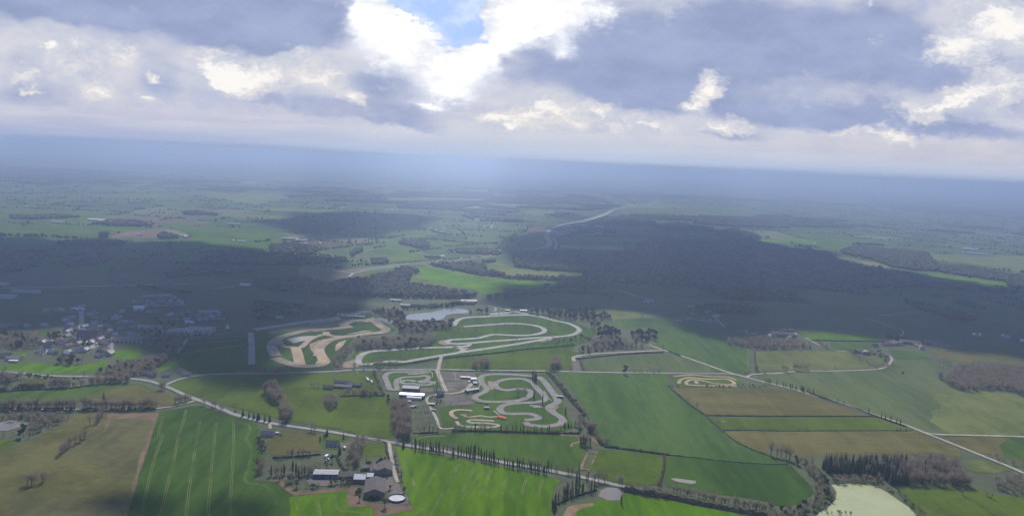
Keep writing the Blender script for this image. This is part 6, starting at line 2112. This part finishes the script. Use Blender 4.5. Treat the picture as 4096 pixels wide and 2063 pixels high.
tag(mesh_obj('pointed_tent', v, [(3, 2, 1, 0), (0, 1, 4), (1, 2, 4), (2, 3, 4), (3, 0, 4)], whiteroof_m, loc=p), 'white pointed tent right of the skylit warehouse', 'tent')
hamlet('B 120,300 160,300 235,310 400,245 440,250 600,225 620,240', 'among the shaded trees above the rallycross straight', roofs=pale)
hamlet('A 40,770 140,750 275,775 450,768', 'in the shade at the left edge', roofs=pale)
hall('A 265,425', 60, 16, 5, 6, white_m, lightroof_m, 'long pale shed in the shade near the left edge', name='shed', rh=2, doors=0)
hall('A 40,480', 44, 22, 6, 10, white_m, lightroof_m, 'pale factory roof cut by the left edge', name='factory', rh=2, doors=0)
hall('A 0,350', 36, 14, 5, 0, white_m, lightroof_m, 'pale shed high at the left edge', name='shed', rh=2, doors=0)
hall('A 2470,358', 26, 12, 4, 0, white_m, whiteroof_m, 'white barn alone in the shaded fields', name='barn', rh=2, doors=0)
hamlet('S 60,160 100,155', 'beside the round pale dome at the left edge', roofs=pale)
hall('S 180,190', 22, 11, 4, 0, white_m, greyroof_m, 'grey roofed barn in the left lime fields', name='barn', rh=2.5, doors=1)
hall('S 180,218', 14, 5, 3, 0, white_m, whiteroof_m, 'long white trailer below the grey roofed barn', name='trailer', rh=.5, doors=0)
hamlet('S 1890,380 1960,400 2150,400 2410,395 2340,350', 'by the road junction under the shaded field', sizes=(9, 13))
# right hand farmsteads
hamlet('I 1215,372 1240,378 1410,385 1390,405 1200,405', 'in the long farmstead behind the grove', roofs=[(whiteroof_m, 'white'), (lightroof_m, 'pale'), (tile_m, 'brown')])
hall('I 1290,362', 34, 14, 6, -2, stone_m, slate_m, 'dark long barn of the farmstead behind the grove', name='barn', rh=4, doors=0)
hall('I 1375,366', 32, 16, 6, -3, stone_m, slate_m, 'dark barn right of another behind the grove', name='barn', rh=4, doors=0)
hall('I 1450,362', 8, 8, 5, 0, white_m, whiteroof_m, 'gleaming white hut at the end of the grove farmstead', name='hut', rh=2, doors=1)
p = G(*pix('I 1025,345')[0])
e = empty('chapel', (p.x, p.y, 0), R(10))
v, f = gable_wall(22, 8, 6, 4)
mesh_obj('wall', v, f, wall_m, parent=e)
v, f = gable_roof(22, 8, 6, 4)
mesh_obj('roof', v, f, slate_m, parent=e)
v, f = bx(-15, -2, -.2, -11, 2, 11)
tw = mesh_obj('tower', v, f, wall_m, parent=e)
vs = [(-15.3, -2.3, 11), (-10.7, -2.3, 11), (-10.7, 2.3, 11), (-15.3, 2.3, 11), (-13, 0, 19)]
mesh_obj('spire', vs, [(0, 1, 4), (1, 2, 4), (2, 3, 4), (3, 0, 4), (3, 2, 1, 0)], slate_m, parent=tw)
tag(e, 'small chapel with pointed spire at the shadow edge', 'chapel')
hamlet('I 385,190 420,190 480,205 505,205 560,215 600,217 640,217 430,150 410,70 580,125 660,170 690,165 295,210', 'in the shaded hamlet above the emerald field', roofs=pale)
hamlet('I 2050,525 2085,525 2160,540 2175,540 2260,470', 'in the clump beside the triangular meadow', sizes=(10, 12))
hamlet('J 1200,580 1260,570 1290,565 1340,570 1500,590 1540,610 1650,570 1700,580 1780,590', 'in the sprawling farm by the far shadow edge', roofs=[(tile_m, 'brown'), (darkroof_m, 'dark')], sizes=(16, 24))
hall('J 1430,565', 40, 14, 5, -20, stone_m, tile_m, 'long brown farm shed by the far shadow edge', name='shed', rh=3, doors=0)
hall('J 1550,545', 36, 13, 5, -8, stone_m, darkroof_m, 'dark farm shed at the back of the sprawling farm', name='shed', rh=3, doors=0)
hall('J 1660,570', 38, 14, 5, -10, stone_m, tile_m, 'brown farm shed at the right of the sprawling farm', name='shed', rh=3, doors=0)
hamlet('J 2080,485 2140,490 2380,500 2400,505 2560,545', 'at the right edge in the shade', roofs=[(whiteroof_m, 'white'), (lightroof_m, 'pale')])
# middle distance villages
hamlet('N 215,778 225,770 310,775 270,740 340,725 375,740 335,740', 'in the lit village left of the motorway valley', roofs=[(whiteroof_m, 'white'), (lightroof_m, 'pale')], sizes=(16, 24))
hall('N 345,652', 70, 18, 6, -4, stone_m, greyroof_m, 'long grey farm roof above the lit village', name='barn', rh=3, doors=0)
hall('N 460,668', 50, 16, 6, -4, stone_m, lightroof_m, 'pale farm roof above the lit village', name='barn', rh=3, doors=0)
hamlet('N 480,692 495,692 640,692', 'below the pale farm roof', roofs=[(whiteroof_m, 'white')], sizes=(14, 18))
hamlet('N 1935,785 1990,780 2050,775 2080,780 2150,740 2220,738 2290,765 2350,775 2380,780 2420,770 2445,765 2490,735', 'in the lit hamlet by the dual carriageway', roofs=[(whiteroof_m, 'white'), (lightroof_m, 'pale'), (tile_m, 'brown')], sizes=(13, 18))
hamlet('N 1860,825 1885,825', 'in the trees right beside the dual carriageway', roofs=[(whiteroof_m, 'white')], sizes=(18, 24))
hamlet('N 1805,555 1790,560 1880,575 1915,560 2230,525 2250,522', 'on the looped lane beyond the lit hamlet', roofs=[(whiteroof_m, 'white'), (lightroof_m, 'pale')], sizes=(16, 24))
hamlet('N 1200,335 1320,355 1360,350 1400,360 850,345 880,330', 'on the distant ridge lane', roofs=[(whiteroof_m, 'white')], sizes=(22, 34))
hall('O 565,524', 60, 22, 8, 0, white_m, whiteroof_m, 'white factory at the motorway bend', name='factory', rh=2, doors=0)
hall('O 700,520', 80, 40, 9, 0, white_m, whiteroof_m, 'large white factory beyond the motorway bend', name='factory', rh=2, doors=0)
hall('O 880,524', 46, 26, 8, -15, white_m, whiteroof_m, 'white factory at the right of the industrial estate', name='factory', rh=2, doors=0)
hall('O 495,548', 60, 30, 8, 0, wall_m, greyroof_m, 'grey factory by the motorway', name='factory', rh=2, doors=0)
hall('O 590,560', 70, 34, 8, 0, wall_m, lightroof_m, 'pale grey factory in the middle of the estate', name='factory', rh=2, doors=0)
hall('O 500,580', 90, 36, 8, 0, wall_m, greyroof_m, 'wide grey factory in the estate', name='factory', rh=2, doors=0)
hall('O 495,598', 50, 18, 7, 0, white_m, lightroof_m, 'long pale factory front at the near side of the estate', name='factory', rh=1.4, doors=0)
hall('O 860,592', 28, 14, 6, 0, white_m, lightroof_m, 'pale depot alone right of the estate', name='depot', rh=2, doors=0)
hamlet('O 690,620 810,600 745,605 800,580', 'in the trees below the estate', roofs=[(lightroof_m, 'pale')], sizes=(16, 22))
hamlet('O 1140,400 1160,395 1180,400 1205,398 1220,380 1130,398', 'in the far village right of the motorway', roofs=[(whiteroof_m, 'white'), (lightroof_m, 'pale')], sizes=(24, 36))
hamlet('O 2140,430 2145,440 2135,418 2140,385 1840,425', 'on the far hill farms', roofs=[(whiteroof_m, 'white')], sizes=(22, 32))
hamlet('O 2410,275 2440,290 2470,300 2420,320 2550,310 2235,255', 'in the hazy far village on the right', roofs=[(whiteroof_m, 'white')], sizes=(34, 50))
hamlet('O 970,222 600,125 878,108 428,198 1215,326 1035,330', 'glinting in the hazy distance', roofs=[(whiteroof_m, 'white')], sizes=(34, 46))
hall('Q 2030,752', 70, 20, 7, -6, white_m, whiteroof_m, 'white farm shed at the far right forest edge', name='shed', rh=2, doors=0)
hall('Q 2080,795', 110, 16, 7, -14, white_m, whiteroof_m, 'long white farm shed in front of the red roofed ones', name='shed', rh=2, doors=0)
hall('Q 2110,778', 90, 24, 7, -8, tile_m, tile_m, 'red brown farm shed at the far right forest edge', name='shed', rh=3, doors=0)
hamlet('Q 1140,790 1455,815 1410,835 1550,828 1230,820', 'in the wooded far right valley', roofs=[(whiteroof_m, 'white'), (lightroof_m, 'pale')], sizes=(14, 20))
hall('M 1025,460', 118, 30, 6, 0, white_m, whiteroof_m, 'row of gleaming white greenhouses, upper one', name='greenhouse', rh=2, doors=0)
hall('M 1125,478', 110, 30, 6, -2, white_m, whiteroof_m, 'row of gleaming white greenhouses, lower one', name='greenhouse', rh=2, doors=0)
hall('M 595,483', 60, 26, 6, 0, white_m, lightroof_m, 'pale farm shed left of the white greenhouses', name='shed', rh=2, doors=0)
hall('M 315,330', 80, 20, 7, 0, white_m, lightroof_m, 'pale long shed far off on the left', name='shed', rh=2, doors=0)
hall('M 2350,500', 60, 18, 6, 0, white_m, lightroof_m, 'pale shed in the far trees left of the valley', name='shed', rh=2, doors=0)
hamlet('M 1845,615 1865,625 1895,620 1910,612 1875,635 1280,490 1320,485 1400,610', 'at the end of the tan field', roofs=[(whiteroof_m, 'white'), (lightroof_m, 'pale'), (tile_m, 'brown')], sizes=(14, 22))
hamlet('M 340,430 375,440 360,445 200,420 180,410 395,410', 'in the far wooded village on the left', roofs=[(tile_m, 'brown'), (lightroof_m, 'pale')], sizes=(18, 26))
hamlet('M 2415,672 2460,672 2340,665', 'under the lone trees on the bright field', roofs=[(whiteroof_m, 'white')], sizes=(13, 16))
